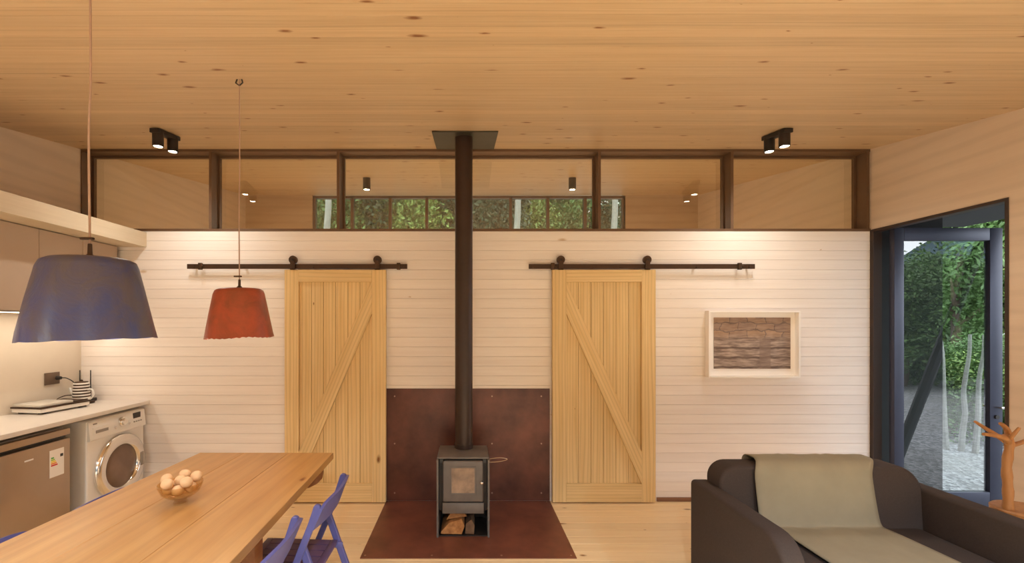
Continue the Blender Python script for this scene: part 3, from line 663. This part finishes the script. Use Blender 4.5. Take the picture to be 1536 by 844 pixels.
bm = nb(); tube(bm, smooth_path([(SX + hw + 0.005, -0.66, 0.575), (SX + hw + 0.09, -0.62, 0.572), (SX + hw + 0.15, -0.60, 0.555), (SX + hw + 0.09, -0.625, 0.545), (SX + hw + 0.006, -0.66, 0.55)], 5), 0.0022, 6); part(st, 'wire_hook', bm, 'chrome')
def log(label, pts, y0, y1, mat):
    bm = nb(); rs = []
    for k in range(5):
        yy = y0 + (y1 - y0) * k / 4; rs.append([bm.verts.new((p[0] + random.uniform(-.003, .003), yy, p[1] + random.uniform(-.003, .003))) for p in pts])
    skin(bm, rs); return single('firewood_log', bm, mat, label, 'log', 'firewood in the stove bay', smooth=False)
zl = zb + 0.0115
log('big split firewood log with pale slanted face in the stove bay', [(-0.195, zl), (-0.04, zl), (-0.015, zl + 0.06), (-0.04, zl + 0.115), (-0.13, zl + 0.085), (-0.19, zl + 0.02)], SY0 + 0.012, SY1 - 0.03, 'log_side')
log('small bark-covered firewood log beside the bigger split log', [(-0.012, zl), (0.058, zl), (0.062, zl + 0.06), (0.035, zl + 0.105), (-0.005, zl + 0.07)], SY0 + 0.02, SY1 - 0.04, 'log_bark')
log('firewood log lying on top of the two others', [(-0.15, zl + 0.10), (-0.045, zl + 0.12), (0.0, zl + 0.125), (-0.03, zl + 0.158), (-0.12, zl + 0.152)], SY0 + 0.03, SY1 - 0.035, 'log_side')

# ================================================================== PICTURE
a = P(1062, 466, 0.06); b_ = P(1199, 566, 0.06)
pf = thing('framed_picture', 'white deep box frame with brown stone-wall print', 'picture', ((a.x + b_.x) / 2, -0.015, b_.z))
bm = nb(); fw = 0.014; y0, y1 = -0.075, -0.0145
for q in ((a.x, b_.x, a.z - fw, a.z), (a.x, b_.x, b_.z, b_.z + fw), (a.x, a.x + fw, b_.z + fw, a.z - fw), (b_.x - fw, b_.x, b_.z + fw, a.z - fw)): box(bm, q[0], q[1], y0, y1, q[2], q[3])
part(pf, 'frame', bm, 'frame_white', False)
part(pf, 'backing_board', bx(a.x + fw, b_.x - fw, -0.024, -0.0146, b_.z + fw, a.z - fw), 'frame_white', False)
c0 = P(1072, 476, 0.04); c1 = P(1187, 553, 0.04)
part(pf, 'print', bx(c0.x, c1.x, -0.03, -0.0242, c1.z, c0.z), 'picture', False, label='brown print of stone blocks and timber')

# ================================================================== KITCHEN
CX = -2.87
ct = single('kitchen_worktop', bx(XL + 0.0065, CX, -2.6, -0.0145, 0.882, 0.914, bev=0.003), 'white', 'white worktop along the left kitchen wall', 'worktop')
# soffit box
sb = thing('kitchen_soffit', 'pale pine soffit box above the kitchen wall cabinets', 'soffit', (-3.2, -1.3, 2.3))
part(sb, 'fascia', bx(-2.925, -2.90, -2.6, -0.0145, 2.300, 2.432, bev=0.002), 'soffit', False)
part(sb, 'underside', bx(XL, -2.925, -2.6, -0.0145, 2.300, 2.318), 'soffit', False)
part(sb, 'top_board', bx(XL, -2.925, -2.6, -0.0145, 2.414, 2.432), 'soffit', False)
# wall cabinets
ty = 0.07
wid = [0.36, 0.37, 0.37, 0.37, 0.37, 0.37]
for i, wd in enumerate(wid):
    yb1 = -ty; yb0 = -ty - wd; ty += wd
    if i == 0: lab = 'taupe wall cabinet next to the white board wall'
    elif i == 1: lab = 'taupe wall cabinet behind the blue pendant, second from the board wall'
    else: lab = 'taupe wall cabinet %s from the board wall' % ('third', 'fourth', 'fifth', 'sixth')[i - 2]
    r = thing('wall_cabinet', lab, 'cabinet', (-3.31, (yb0 + yb1) / 2, 1.70), 0, 'taupe wall cabinets')
    part(r, 'body', bx(XL + 0.002, -3.14, yb0 + 0.001, yb1 - 0.001, 1.70, 2.298), 'cab_body', False)
    part(r, 'door', bx(-3.139, -3.12, yb0 + 0.002, yb1 - 0.002, 1.695, 2.294, bev=0.001, seg=1), 'cab', False)
ls = thing('under_cabinet_light', 'thin warm light strip under the wall cabinets', 'light strip', (-3.26, -1.1, 1.68))
part(ls, 'housing', bx(-3.28, -3.24, -2.2, -0.10, 1.686, 1.6995), 'grey_plastic', False); part(ls, 'diffuser', bx(-3.275, -3.245, -2.19, -0.11, 1.683, 1.6858), 'led', False)
la = lamp('strip_lamp', 'AREA', (0, 0, 0.0), LED_W * 2.1, (1.0, 0.92, 0.80), ls, shape='RECTANGLE', size=0.03, size_y=2.05)
# washing machine
wmx0, wmx1, wy0, wy1 = -3.46, -2.895, -0.655, -0.055
wmr = thing('washing_machine', 'white front-loading washing machine under the worktop', 'washing machine', (-3.18, -0.355, 0))
part(wmr, 'body', bx(wmx0, wmx1, wy0, wy1, 0.012, 0.855, bev=0.012, seg=3), 'appl')
for fx in (wmx0 + 0.06, wmx1 - 0.06):
    for fy in (wy0 + 0.06, wy1 - 0.06): bm = nb(); cyl(bm, (fx, fy, 0.0), (fx, fy, 0.02), 0.022, seg=14); part(wmr, 'foot', bm, 'black_plastic')
bm = nb(); prism(bm, round_poly([(wmx1 - 0.002, 0.70), (wmx1 + 0.022, 0.70), (wmx1 + 0.006, 0.848), (wmx1 - 0.002, 0.848)], [0, 0.01, 0.008, 0], 3), 'Y', wy0 + 0.004, wy1 - 0.004)
cp = part(wmr, 'control_panel', bm, 'appl')
def on_panel(zv): return wmx1 + 0.022 - 0.016 * (zv - 0.70) / 0.148
def panel_box(name, ya, yb, za, zb_, mat, th=0.005): part(cp, name, bx(on_panel((za + zb_) / 2) - 0.004, on_panel((za + zb_) / 2) + th, ya, yb, za, zb_, bev=0.0015, seg=1), mat, False)
panel_box('detergent_drawer', -0.62, -0.46, 0.745, 0.80, 'appl', 0.004)
panel_box('drawer_handle', -0.595, -0.475, 0.752, 0.775, 'grey_plastic', 0.006)
panel_box('display', -0.20, -0.115, 0.785, 0.832, 'black_plastic', 0.004)
panel_box('badge', -0.61, -0.575, 0.82, 0.83, 'grey_plastic', 0.004)
for i in range(4): panel_box('button', -0.20 + i * 0.026, -0.185 + i * 0.026, 0.752, 0.762, 'grey_plastic')
for yy in (-0.40, -0.25):
    bm = nb(); cyl(bm, (on_panel(.75) - 0.003, yy, 0.755), (on_panel(.75) + 0.006, yy, 0.755), 0.010, seg=14); part(cp, 'button', bm, 'chrome')
bm = nb(); cyl(bm, (on_panel(.785) - 0.004, -0.325, 0.787), (on_panel(.785) + 0.012, -0.325, 0.787), 0.042, 0.038, seg=30); kn = part(cp, 'dial', bm, 'chrome')
bm = nb(); cyl(bm, (on_panel(.785) + 0.012, -0.325, 0.787), (on_panel(.785) + 0.03, -0.325, 0.787), 0.029, 0.026, seg=26); cyl(bm, (on_panel(.785) + 0.03, -0.325, 0.787), (on_panel(.785) + 0.032, -0.325, 0.787), 0.02, seg=20); part(cp, 'dial_knob', bm, 'chrome')
dyc, dzc = -0.335, 0.425
def lathe_x(bm, prof, seg, x0, yc, zc, cap0=False, cap1=False):
    rs = [[bm.verts.new((x0 + xx, yc + r * math.cos(2 * math.pi * i / seg), zc + r * math.sin(2 * math.pi * i / seg))) for i in range(seg)] for r, xx in prof]
    skin(bm, rs, cap0, cap1)
bm = nb(); lathe_x(bm, [(0.262, -0.003), (0.262, 0.012), (0.255, 0.026), (0.238, 0.034), (0.205, 0.040), (0.182, 0.036), (0.168, 0.018), (0.166, 0.0)], 72, wmx1 + 0.001, dyc, dzc); pd = part(wmr, 'porthole_door', bm, 'chrome', angle=50, label='chrome porthole door ring')
bm = nb(); lathe_x(bm, [(0.17, 0.010), (0.14, 0.022), (0.09, 0.032), (0.04, 0.037), (0.004, 0.038)], 60, wmx1, dyc, dzc, False, True); part(pd, 'porthole_glass', bm, 'drum_reflection', angle=50)
bm = nb(); box(bm, wmx1 + 0.030, wmx1 + 0.044, dyc + 0.182, dyc + 0.222, dzc - 0.06, dzc + 0.06, bev=0.006); part(pd, 'door_handle', bm, 'grey_plastic')
# undercounter fridge
fy0, fy1 = -1.42, -0.80
fr = thing('undercounter_fridge', 'brushed steel undercounter fridge beside the washing machine', 'fridge', (-3.18, (fy0 + fy1) / 2, 0))
part(fr, 'body', bx(-3.46, -2.945, fy0, fy1, 0.02, 0.85, bev=0.004), 'grey_plastic')
for fx in (-3.4, -3.0):
    for fy in (fy0 + .06, fy1 - .06): bm = nb(); cyl(bm, (fx, fy, 0), (fx, fy, 0.025), 0.02, seg=12); part(fr, 'foot', bm, 'black_plastic')
fd = part(fr, 'door', bx(-2.944, -2.89, fy0 + 0.003, fy1 - 0.003, 0.06, 0.775, bev=0.006), 'inox')
part(fr, 'handle_recess', bx(-2.944, -2.925, fy0 + 0.003, fy1 - 0.003, 0.776, 0.80), 'black_plastic', False)
part(fr, 'top_strip', bx(-2.944, -2.89, fy0 + 0.003, fy1 - 0.003, 0.801, 0.845, bev=0.004), 'inox')
part(fd, 'badge', bx(-2.89, -2.8885, -1.14, -1.08, 0.695, 0.705), 'label_white', False)
fs = part(fd, 'energy_label', bx(-2.8899, -2.8888, -0.965, -0.855, 0.53, 0.72), 'label_white', False, label='white energy rating sticker with coloured bars')
for i, cn in enumerate(('green', 'lime', 'yellow', 'orange', 'red')):
    part(fd, 'rating_bar', bx(-2.8890, -2.8884, -0.955, -0.955 + 0.022 + i * 0.007, 0.660 - i * 0.013, 0.670 - i * 0.013), 'bar_' + cn, False)
part(fd, 'rating_mark', bx(-2.8890, -2.8884, -0.885, -0.862, 0.66, 0.68), 'black_plastic', False)
bcx = thing('base_cabinet', 'white base cabinet next to the fridge under the worktop', 'cabinet', (-3.18, -2.0, 0))
part(bcx, 'body', bx(-3.46, -2.91, -2.58, -1.45, 0.0, 0.88), 'cab_body', False)
for q in ((-2.57, -2.02), (-2.01, -1.46)): part(bcx, 'door', bx(-2.909, -2.89, q[0], q[1], 0.08, 0.87, bev=0.001, seg=1), 'cab', False)
# outlet
ou = thing('wall_outlet', 'bronze double socket plate on the white backsplash', 'socket', (XL + 0.006, -0.30, 1.09))
part(ou, 'plate', bx(XL + 0.0065, XL + 0.016, -0.368, -0.236, 1.095, 1.195, bev=0.002), 'bronze_plate')
pl_ = nb(); cyl(pl_, (XL + 0.016, -0.262, 1.145), (XL + 0.05, -0.262, 1.145), 0.018, 0.013, seg=14); single('power_plug', pl_, 'black_plastic', 'black plug pushed into the bronze socket plate', 'plug')
ZC = 0.9145
# flat cooker
ang = R(-8)
hk = thing('tabletop_cooker', 'flat silver and white tabletop cooker on the worktop', 'cooker', (-3.315, -0.475, ZC), ang)
def lb(root_loc, ang_):   # local box -> world geometry
    mt = Matrix.Translation(Vector(root_loc)) @ Matrix.Rotation(ang_, 4, 'Z')
    return lambda *a_, **k_: (lambda bm: (box(bm, *a_, **k_), bmesh.ops.transform(bm, matrix=mt, verts=bm.verts[:]), bm)[2])(nb())
hb = lb((-3.315, -0.475, ZC), ang)
for sx in (-1, 1):
    for sy in (-1, 1): part(hk, 'foot', hb(sx * .09 - .02, sx * .09 + .02, sy * .15 - .02, sy * .15 + .02, 0, 0.012), 'black_plastic')
part(hk, 'body', hb(-0.13, 0.13, -0.20, 0.18, 0.012, 0.042, bev=0.005), 'appl'); part(hk, 'rim', hb(-0.135, 0.135, -0.205, 0.185, 0.042, 0.054, bev=0.002), 'rail_steel')
part(hk, 'lid', hb(-0.125, 0.125, -0.20, 0.05, 0.054, 0.074, bev=0.006), 'lid_grey'); part(hk, 'hot_plate', hb(-0.11, 0.11, 0.065, 0.17, 0.054, 0.062, bev=0.002), 'rail_steel')
# teapot on trivet, router behind
tx, tyy = -3.335, -0.195
tv = nb(); box(tv, tx - 0.075, tx + 0.075, tyy - 0.07, tyy + 0.055, ZC, ZC + 0.022, bev=0.006); single('trivet', tv, 'rail_steel', 'dark square trivet under the striped teapot', 'trivet')
tp = thing('striped_teapot', 'white teapot with dark stripes beside the router antennas', 'teapot', (tx, tyy, ZC + 0.0225))
zb2 = ZC + 0.0225; H = 0.16
def tr_r(t_): return 0.066 - 0.012 * t_ ** 2 - 0.004 * (1 - t_)
nst = 13
for k in range(nst):
    t0, t1 = k / nst, (k + 1) / nst; bm = nb(); pr = 0.002 if k % 2 else 0.0
    lathe(bm, [(tr_r(t0) - pr, zb2 + H * t0), (tr_r(t1) - pr, zb2 + H * t1)], 32, (tx, tyy, 0), k == 0, k == nst - 1)
    part(tp, 'body' if k == 0 else 'stripe', bm, 'rail_steel' if k % 2 else 'appl')
bm = nb(); lathe(bm, [(0.05, 0), (0.045, 0.008), (0.012, 0.012), (0.010, 0.022), (0.002, 0.026)], 24, (tx, tyy, zb2 + H), True, True); part(tp, 'lid', bm, 'rail_steel')
bm = nb(); tube(bm, smooth_path([(tx + 0.055, tyy, zb2 + 0.098), (tx + 0.09, tyy, zb2 + 0.10), (tx + 0.105, tyy, zb2 + 0.06), (tx + 0.085, tyy, zb2 + 0.025), (tx + 0.06, tyy, zb2 + 0.02)], 5), 0.007, 10); part(tp, 'handle', bm, 'appl')
bm = nb(); tube(bm, smooth_path([(tx - 0.055, tyy, zb2 + 0.05), (tx - 0.085, tyy, zb2 + 0.08), (tx - 0.10, tyy, zb2 + 0.115)], 5), [0.016 - 0.0008 * i for i in range(11)], 12); part(tp, 'spout', bm, 'appl')
rt = thing('wifi_router', 'black router with two antennas behind the striped teapot', 'router', (-3.30, -0.07, ZC))
part(rt, 'body', bx(-3.488, -3.33, -0.105, -0.035, ZC, ZC + 0.03, bev=0.006), 'black_plastic')
for ax_ in (-3.474, -3.378):
    bm = nb(); cyl(bm, (ax_, -0.05, ZC + 0.03), (ax_, -0.05, ZC + 0.275), 0.006, 0.004, seg=10); part(rt, 'antenna', bm, 'black_plastic'); bm = nb(); cyl(bm, (ax_ - 0.01, -0.05, ZC + 0.032), (ax_ + 0.01, -0.05, ZC + 0.032), 0.008, seg=10); part(rt, 'hinge', bm, 'black_plastic')
bm = nb(); tube(bm, smooth_path([(XL + 0.05, -0.262, 1.145), (XL + 0.09, -0.25, 1.14), (XL + 0.10, -0.19, 1.09), (XL + 0.06, -0.13, 1.00), (XL + 0.05, -0.106, ZC + 0.02)], 6), 0.004, 8); single('router_cable', bm, 'black_plastic', 'thin black cable from the socket down to the router', 'cable')
bm = nb(); tube(bm, smooth_path([(-3.40, -0.15, ZC + 0.06), (-3.44, -0.22, ZC + 0.075), (-3.47, -0.28, ZC + 0.05), (-3.47, -0.29, ZC + 0.008), (-3.44, -0.24, ZC + 0.006)], 6), 0.004, 8); single('cooker_cable', bm, 'rail_steel', 'looped dark cable lying behind the flat cooker', 'cable')

# ================================================================== TABLE
TX0, TX1, TY0, TY1, TZ = -1.775, -0.868, -3.45, -1.106, 0.75
tb = thing('dining_table', 'long honey-coloured plank dining table', 'table', ((TX0 + TX1) / 2, -2.25, 0))
n = 3; pw = (TX1 - TX0) / n
def taper(bm, cx=-1.321):
    for v in bm.verts: v.co.x = cx + (v.co.x - cx) * (0.972 + 0.094 * (TY1 - v.co.y) / 1.364)
    return bm
for i in range(n): part(tb, 'plank', taper(bx(TX0 + i * pw + 0.0003, TX0 + (i + 1) * pw - 0.0003, TY0, TY1, TZ - 0.042, TZ, bev=0.002, seg=1)), 'table')
for yy in (-1.37, -3.2):
    bm = nb(); prism(bm, round_poly([(TX0 + 0.03, TZ - 0.043), (TX1 - 0.004, TZ - 0.043), (TX1 - 0.012, TZ - 0.095), (TX1 - 0.07, TZ - 0.125), (TX0 + 0.12, TZ - 0.125), (TX0 + 0.04, TZ - 0.085)], [0, 0, 0.02, 0.05, 0.05, 0.02], 5), 'Y', yy - 0.035, yy + 0.035); part(tb, 'batten', bm, 'table_dark')
for yy in (-2.06, -3.0):
    for xx in (TX0 + 0.09, TX1 - 0.10): part(tb, 'leg', bx(xx - 0.04, xx + 0.04, yy - 0.04, yy + 0.04, 0, TZ - 0.043, bev=0.004), 'table_dark')
    part(tb, 'end_rail', bx(TX0 + 0.13, TX1 - 0.14, yy - 0.02, yy + 0.02, TZ - 0.15, TZ - 0.043), 'table_dark')
    part(tb, 'stretcher', bx(TX0 + 0.13, TX1 - 0.14, yy - 0.02, yy + 0.02, 0.15, 0.22), 'table_dark')
for xx in (TX0 + 0.09, TX1 - 0.10): part(tb, 'side_rail', bx(xx - 0.02, xx + 0.02, -2.96, -2.10, TZ - 0.13, TZ - 0.043), 'table_dark')
# bowl of eggs
bxc, byc = -1.362, -1.93
bm = nb(); prof = [(0.030, 0.0), (0.034, 0.003), (0.028, 0.012), (0.030, 0.022), (0.06, 0.030), (0.09, 0.052), (0.104, 0.085), (0.108, 0.098), (0.104, 0.098), (0.100, 0.085), (0.086, 0.056), (0.056, 0.035), (0.02, 0.028)]
prof = [(r_ * 0.9, z_ * 0.95) for r_, z_ in prof]; lathe(bm, prof, 56, (bxc, byc, TZ + 0.0005), True, True); single('glass_bowl', bm, 'bowl', 'small amber glass footed bowl of eggs on the table', 'bowl')
def egg_mesh():
    bm = nb(); pf_ = []
    for k in range(13):
        a = math.pi * k / 12; z = -math.cos(a); r = math.sin(a) * (1 - 0.10 * z); pf_.append((max(r, 0.001) * 0.0295, z * 0.036))
    lathe(bm, pf_, 24, (0, 0, 0), True, True); return me_from(bm, 'egg', 'egg', angle=80)
EG = egg_mesh()
rg = random.Random(5); er = 0.0275
pos = [Vector((0.045 * math.cos(k * 1.2566), 0.045 * math.sin(k * 1.2566), 0.075)) for k in range(5)] + [Vector((0.045 * math.cos(k * 1.2566 + .6), 0.045 * math.sin(k * 1.2566 + .6), 0.115)) for k in range(5)] + [Vector((0.004, -0.004, 0.14))]
for it in range(400):
    for i_ in range(len(pos)):
        pos[i_].z -= 0.0006
        for k_ in range(len(pos)):
            if k_ != i_:
                d = pos[i_] - pos[k_]; l = d.length
                if l < 2 * er: sft = d.normalized() * (2 * er - l) * 0.5; pos[i_] += sft; pos[k_] -= sft
        # stay inside the bowl: inner surface approximated by a sphere cap
        cc = Vector((0, 0, 0.128)); d = pos[i_] - cc; lim = 0.100 - er
        if d.z < 0 and d.length > lim: pos[i_] = cc + d.normalized() * lim
        rr = math.hypot(pos[i_].x, pos[i_].y)
        if rr > 0.066: pos[i_].x *= 0.066 / rr; pos[i_].y *= 0.066 / rr
for p in pos:
    o = link('egg', EG, None, (bxc + p.x, byc + p.y, TZ + p.z), (R(rg.uniform(60, 100)), 0, R(rg.uniform(0, 360)))); o.scale = (0.86, 0.86, 0.76); tag(o, 'beige egg heaped in the amber glass bowl', 'egg', 'eggs in the glass bowl')

# ================================================================== CHAIRS (folding, facing local -x)
def make_chair(label):
    r = thing('folding_chair', label, 'chair', (0, 0, 0), 0, 'blue folding chairs around the table')
    def post(y): # back post: from front foot up to the back top
        bm = nb(); pts = [(-0.305, 0.0), (-0.20, 0.26), (-0.10, 0.50), (-0.028, 0.68), (0.0, 0.765)]
        outl = [(p[0] - 0.017, p[1]) for p in pts] + [(p[0] + 0.017, p[1]) for p in reversed(pts)]
        prism(bm, round_poly(outl, [0] * 4 + [0.014, 0.014] + [0] * 4, 4), 'Y', y - 0.011, y + 0.011, 0.003, 1); return bm
    for s in (-1, 1): part(r, 'back_post', post(s * 0.215), 'blue_paint')
    for s in (-1, 1):
        bm = nb(); pts = [(-0.085, 0.56), (0.115, 0.0)]; outl = [(-0.101, 0.555), (-0.069, 0.568), (0.133, 0.0), (0.097, 0.0)]
        prism(bm, round_poly(outl, [0.012, 0.012, 0, 0], 4), 'Y', s * 0.19 - 0.011, s * 0.19 + 0.011, 0.003, 1); part(r, 'rear_leg', bm, 'blue_paint')
        bm = nb(); box(bm, -0.06, 0.005, s * 0.170 - 0.006, s * 0.170 + 0.006, 0.375, 0.405, bev=0.003); part(r, 'seat_bracket', bm, 'blue_paint')
    # curved backrest board
    bm = nb(); rs = []
    for k in range(13):
        u = -1 + 2 * k / 12; y = u * 0.232; bow = 0.028 * (1 - u * u); e = 1 - 0.18 * abs(u) ** 6
        ring_ = []
        for (dx, z) in ((-0.026, 0.655), (-0.012, 0.652), (0.030, 0.652 + 0.118 * e), (0.016, 0.655 + 0.118 * e)): ring_.append(bm.verts.new((dx - 0.006 + bow, y, z)))
        rs.append(ring_)
    skin(bm, rs); part(r, 'backrest', bm, 'blue_paint', angle=50)
    # seat
    bm = nb(); box(bm, -0.41, -0.375, -0.178, 0.178, 0.405, 0.425, bev=0.004); part(r, 'seat_rail', bm, 'purple_seat')
    bm = nb(); box(bm, -0.06, -0.025, -0.178, 0.178, 0.395, 0.415, bev=0.004); part(r, 'seat_rail', bm, 'purple_seat')
    for k in range(6):
        y0 = -0.178 + k * 0.0605; bm = nb(); prism(bm, [(-0.374, 0.407), (-0.061, 0.397), (-0.061, 0.413), (-0.374, 0.423)], 'Y', y0, y0 + 0.0535); part(r, 'seat_slat', bm, 'purple_seat', False)
    bm = nb(); cyl(bm, (-0.27, -0.204, 0.09), (-0.27, 0.204, 0.09), 0.011, seg=10); part(r, 'stretcher', bm, 'blue_paint')
    bm = nb(); cyl(bm, (0.085, -0.18, 0.085), (0.085, 0.18, 0.085), 0.011, seg=10); part(r, 'stretcher', bm, 'blue_paint')
    return r
ch = make_chair('blue folding chair with purple slatted seat, on the stove side nearest the barn door')
ch.location = (-0.684, -1.78, 0)
c2 = copy_tree(ch); c2.location = (-0.738, -2.335, 0); c2['label'] = 'blue folding chair on the stove side of the table, second from the barn door'
c3 = copy_tree(ch); c4s = (1, 1, 0.93); c3.scale = (1, 1, 0.918); c3.location = (-1.845, -1.775, 0); c3.rotation_euler = (0, 0, math.pi); c3['label'] = 'blue folding chair tucked in on the kitchen side, beside the washing machine'
c4 = copy_tree(ch); c4.scale = c4s; c4.location = (-1.874, -2.345, 0); c4.rotation_euler = (0, 0, math.pi); c4['label'] = 'blue folding chair tucked in on the kitchen side, beside the fridge'

# ================================================================== SOFA
AX0, AX1 = 1.363, 2.70; at = 0.105; ys0, ys1 = -2.15, -1.33
sf = thing('sofa', 'charcoal fabric two-seat sofa with a khaki throw over it', 'sofa', ((AX0 + AX1) / 2, -1.74, 0))
for s in (0, 1):
    xa = AX0 if s == 0 else AX1 - at
    bm = nb(); prism(bm, round_poly([(ys1, 0.10), (ys1, 0.66), (ys0, 0.655), (ys0 + 0.02, 0.10)], [0.02, 0.03, 0.15, 0.02], 8), 'X', xa, xa + at, 0.03, 4); part(sf, 'armrest', bm, 'sofa', angle=60)
part(sf, 'base', bx(AX0 + at, AX1 - at, ys0 + 0.05, ys1 - 0.02, 0.10, 0.30, bev=0.01), 'sofa')
part(sf, 'seat_cushion', bx(AX0 + at + 0.003, AX1 - at - 0.003, ys0 + 0.01, -1.50, 0.302, 0.44, bev=0.035, seg=4), 'sofa')
bm = nb(); x0, x1 = AX0 + at - 0.02, AX1 - at + 0.01
prism(bm, round_poly([(x0, 0.2), (x1, 0.2), (x1, 0.785), (x0, 0.785)], [0.02, 0.02, 0.15, 0.10], 8), 'Y', -1.50, -1.345, 0.05, 5)
for v in bm.verts: v.co.y += (v.co.z - 0.44) * 0.05 - 0.02
part(sf, 'backrest', bm, 'sofa', angle=60)
for x in (AX0 + 0.07, AX1 - 0.07):
    for y in (ys0 + 0.1, ys1 - 0.08): bm = nb(); cyl(bm, (x, y, 0), (x, y, 0.10), 0.018, 0.024, seg=14); part(sf, 'leg', bm, 'black_plastic')
# throw
TH = 0.008
pts = [(-1.312, 0.40), (-1.314, 0.60), (-1.318, 0.72), (-1.326, 0.775), (-1.355, 0.804), (-1.42, 0.808), (-1.480, 0.801), (-1.512, 0.765), (-1.523, 0.70), (-1.530, 0.60), (-1.538, 0.50), (-1.543, 0.462), (-1.56, 0.4505), (-1.62, 0.4495), (-1.75, 0.4495), (-1.95, 0.4495), (-2.09, 0.4495), (-2.14, 0.438), (-2.158, 0.40), (-2.163, 0.28)]
path = smooth_path([(0, p[0], p[1]) for p in pts], 3)
def lerp_tab(f, tab):
    for (f0, v0), (f1, v1) in zip(tab, tab[1:]):
        if f <= f1:
            k = (f - f0) / (f1 - f0); k = k * k * (3 - 2 * k); return v0 + (v1 - v0) * k
    return tab[-1][1]
bm = nb(); nx = 24; rows = []
Lp = len(path)
for j, p in enumerate(path):
    f = j / (Lp - 1); xa = lerp_tab(f, ((0, 1.685), (0.26, 1.685), (0.40, 1.636), (0.60, 1.652), (0.68, 1.735), (1, 1.725))); xb = lerp_tab(f, ((0, 2.37), (0.26, 2.37), (0.40, 2.30), (0.60, 2.335), (1, 2.395)))
    row = []
    for i in range(nx + 1):
        u = i / nx; wv = 0.0022 * math.sin(u * 21 + f * 9) + 0.0018 * math.sin(u * 37 - f * 14)
        row.append(bm.verts.new((xa + (xb - xa) * u, p.y - abs(wv) * (1 if 0.35 < f < 0.62 else 0), p.z + abs(wv) + 0.003)))
    rows.append(row)
for A, B in zip(rows, rows[1:]):
    for i in range(nx): bm.faces.new((A[i], A[i + 1], B[i + 1], B[i]))
th = single('throw_blanket', bm, 'throw', 'khaki woven throw draped over the sofa back and seat', 'blanket', angle=80)
md = th.modifiers.new('solid', 'SOLIDIFY'); md.thickness = 0.005; md.offset = 1

# ================================================================== BRANCH ON STOOL
stl = thing('wooden_stool', 'round orange-brown wooden stool beside the sofa arm', 'stool', (3.215, -1.50, 0))
bm = nb(); lathe(bm, [(0.132, 0.495), (0.146, 0.502), (0.148, 0.53), (0.14, 0.538)], 40, (3.215, -1.50, 0), True, True); part(stl, 'seat', bm, 'branch')
for k in range(3):
    a = k * 2.094 + 0.5; bm = nb(); cyl(bm, (3.215 + math.cos(a) * 0.12, -1.5 + math.sin(a) * 0.15, 0.0), (3.215 + math.cos(a) * 0.08, -1.5 + math.sin(a) * 0.09, 0.496), 0.016, 0.02, seg=12); part(stl, 'leg', bm, 'branch')
br = thing('branch_sculpture', 'bare forked orange-brown branch standing on the stool', 'branch', (3.1, -1.5, 0.5385))
tS = 1.5
def bp(px, py, dt=0.0): v = P(px, py, tS); return (v.x, v.y + dt, v.z)
base = (P(1512, 762, tS).x, -1.5, 0.539)
bm = nb(); tube(bm, smooth_path([base, bp(1512, 735), bp(1510, 700), bp(1514, 668), bp(1511, 652)], 5), [0.0235 - 0.0002 * i + 0.002 * math.sin(i * 1.7) for i in range(21)], 14); part(br, 'trunk', bm, 'branch', angle=80)
for pth, r0 in (([(1512, 664, 0), (1503, 657, -0.02), (1488, 652, -0.03), (1472, 649, -0.05), (1457, 647, -0.06)], 0.0155), ([(1509, 662, 0), (1502, 653, 0.03), (1490, 643, 0.05), (1480, 635, 0.06)], 0.013), ([(1514, 662, 0), (1519, 652, 0.02), (1518, 643, 0.03), (1507, 636, 0.02)], 0.017), ([(1511, 660, 0), (1510, 650, -0.03), (1513, 638, -0.05)], 0.012), ([(1516, 668, 0), (1528, 661, -0.02), (1540, 650, -0.04), (1552, 644, -0.05)], 0.012)):
    sp_ = smooth_path([bp(*q) for q in pth], 4); bm = nb(); tube(bm, sp_, [r0 * (1.15 - 0.6 * i / (len(sp_) - 1)) for i in range(len(sp_))], 10); part(br, 'twig', bm, 'branch', angle=80)
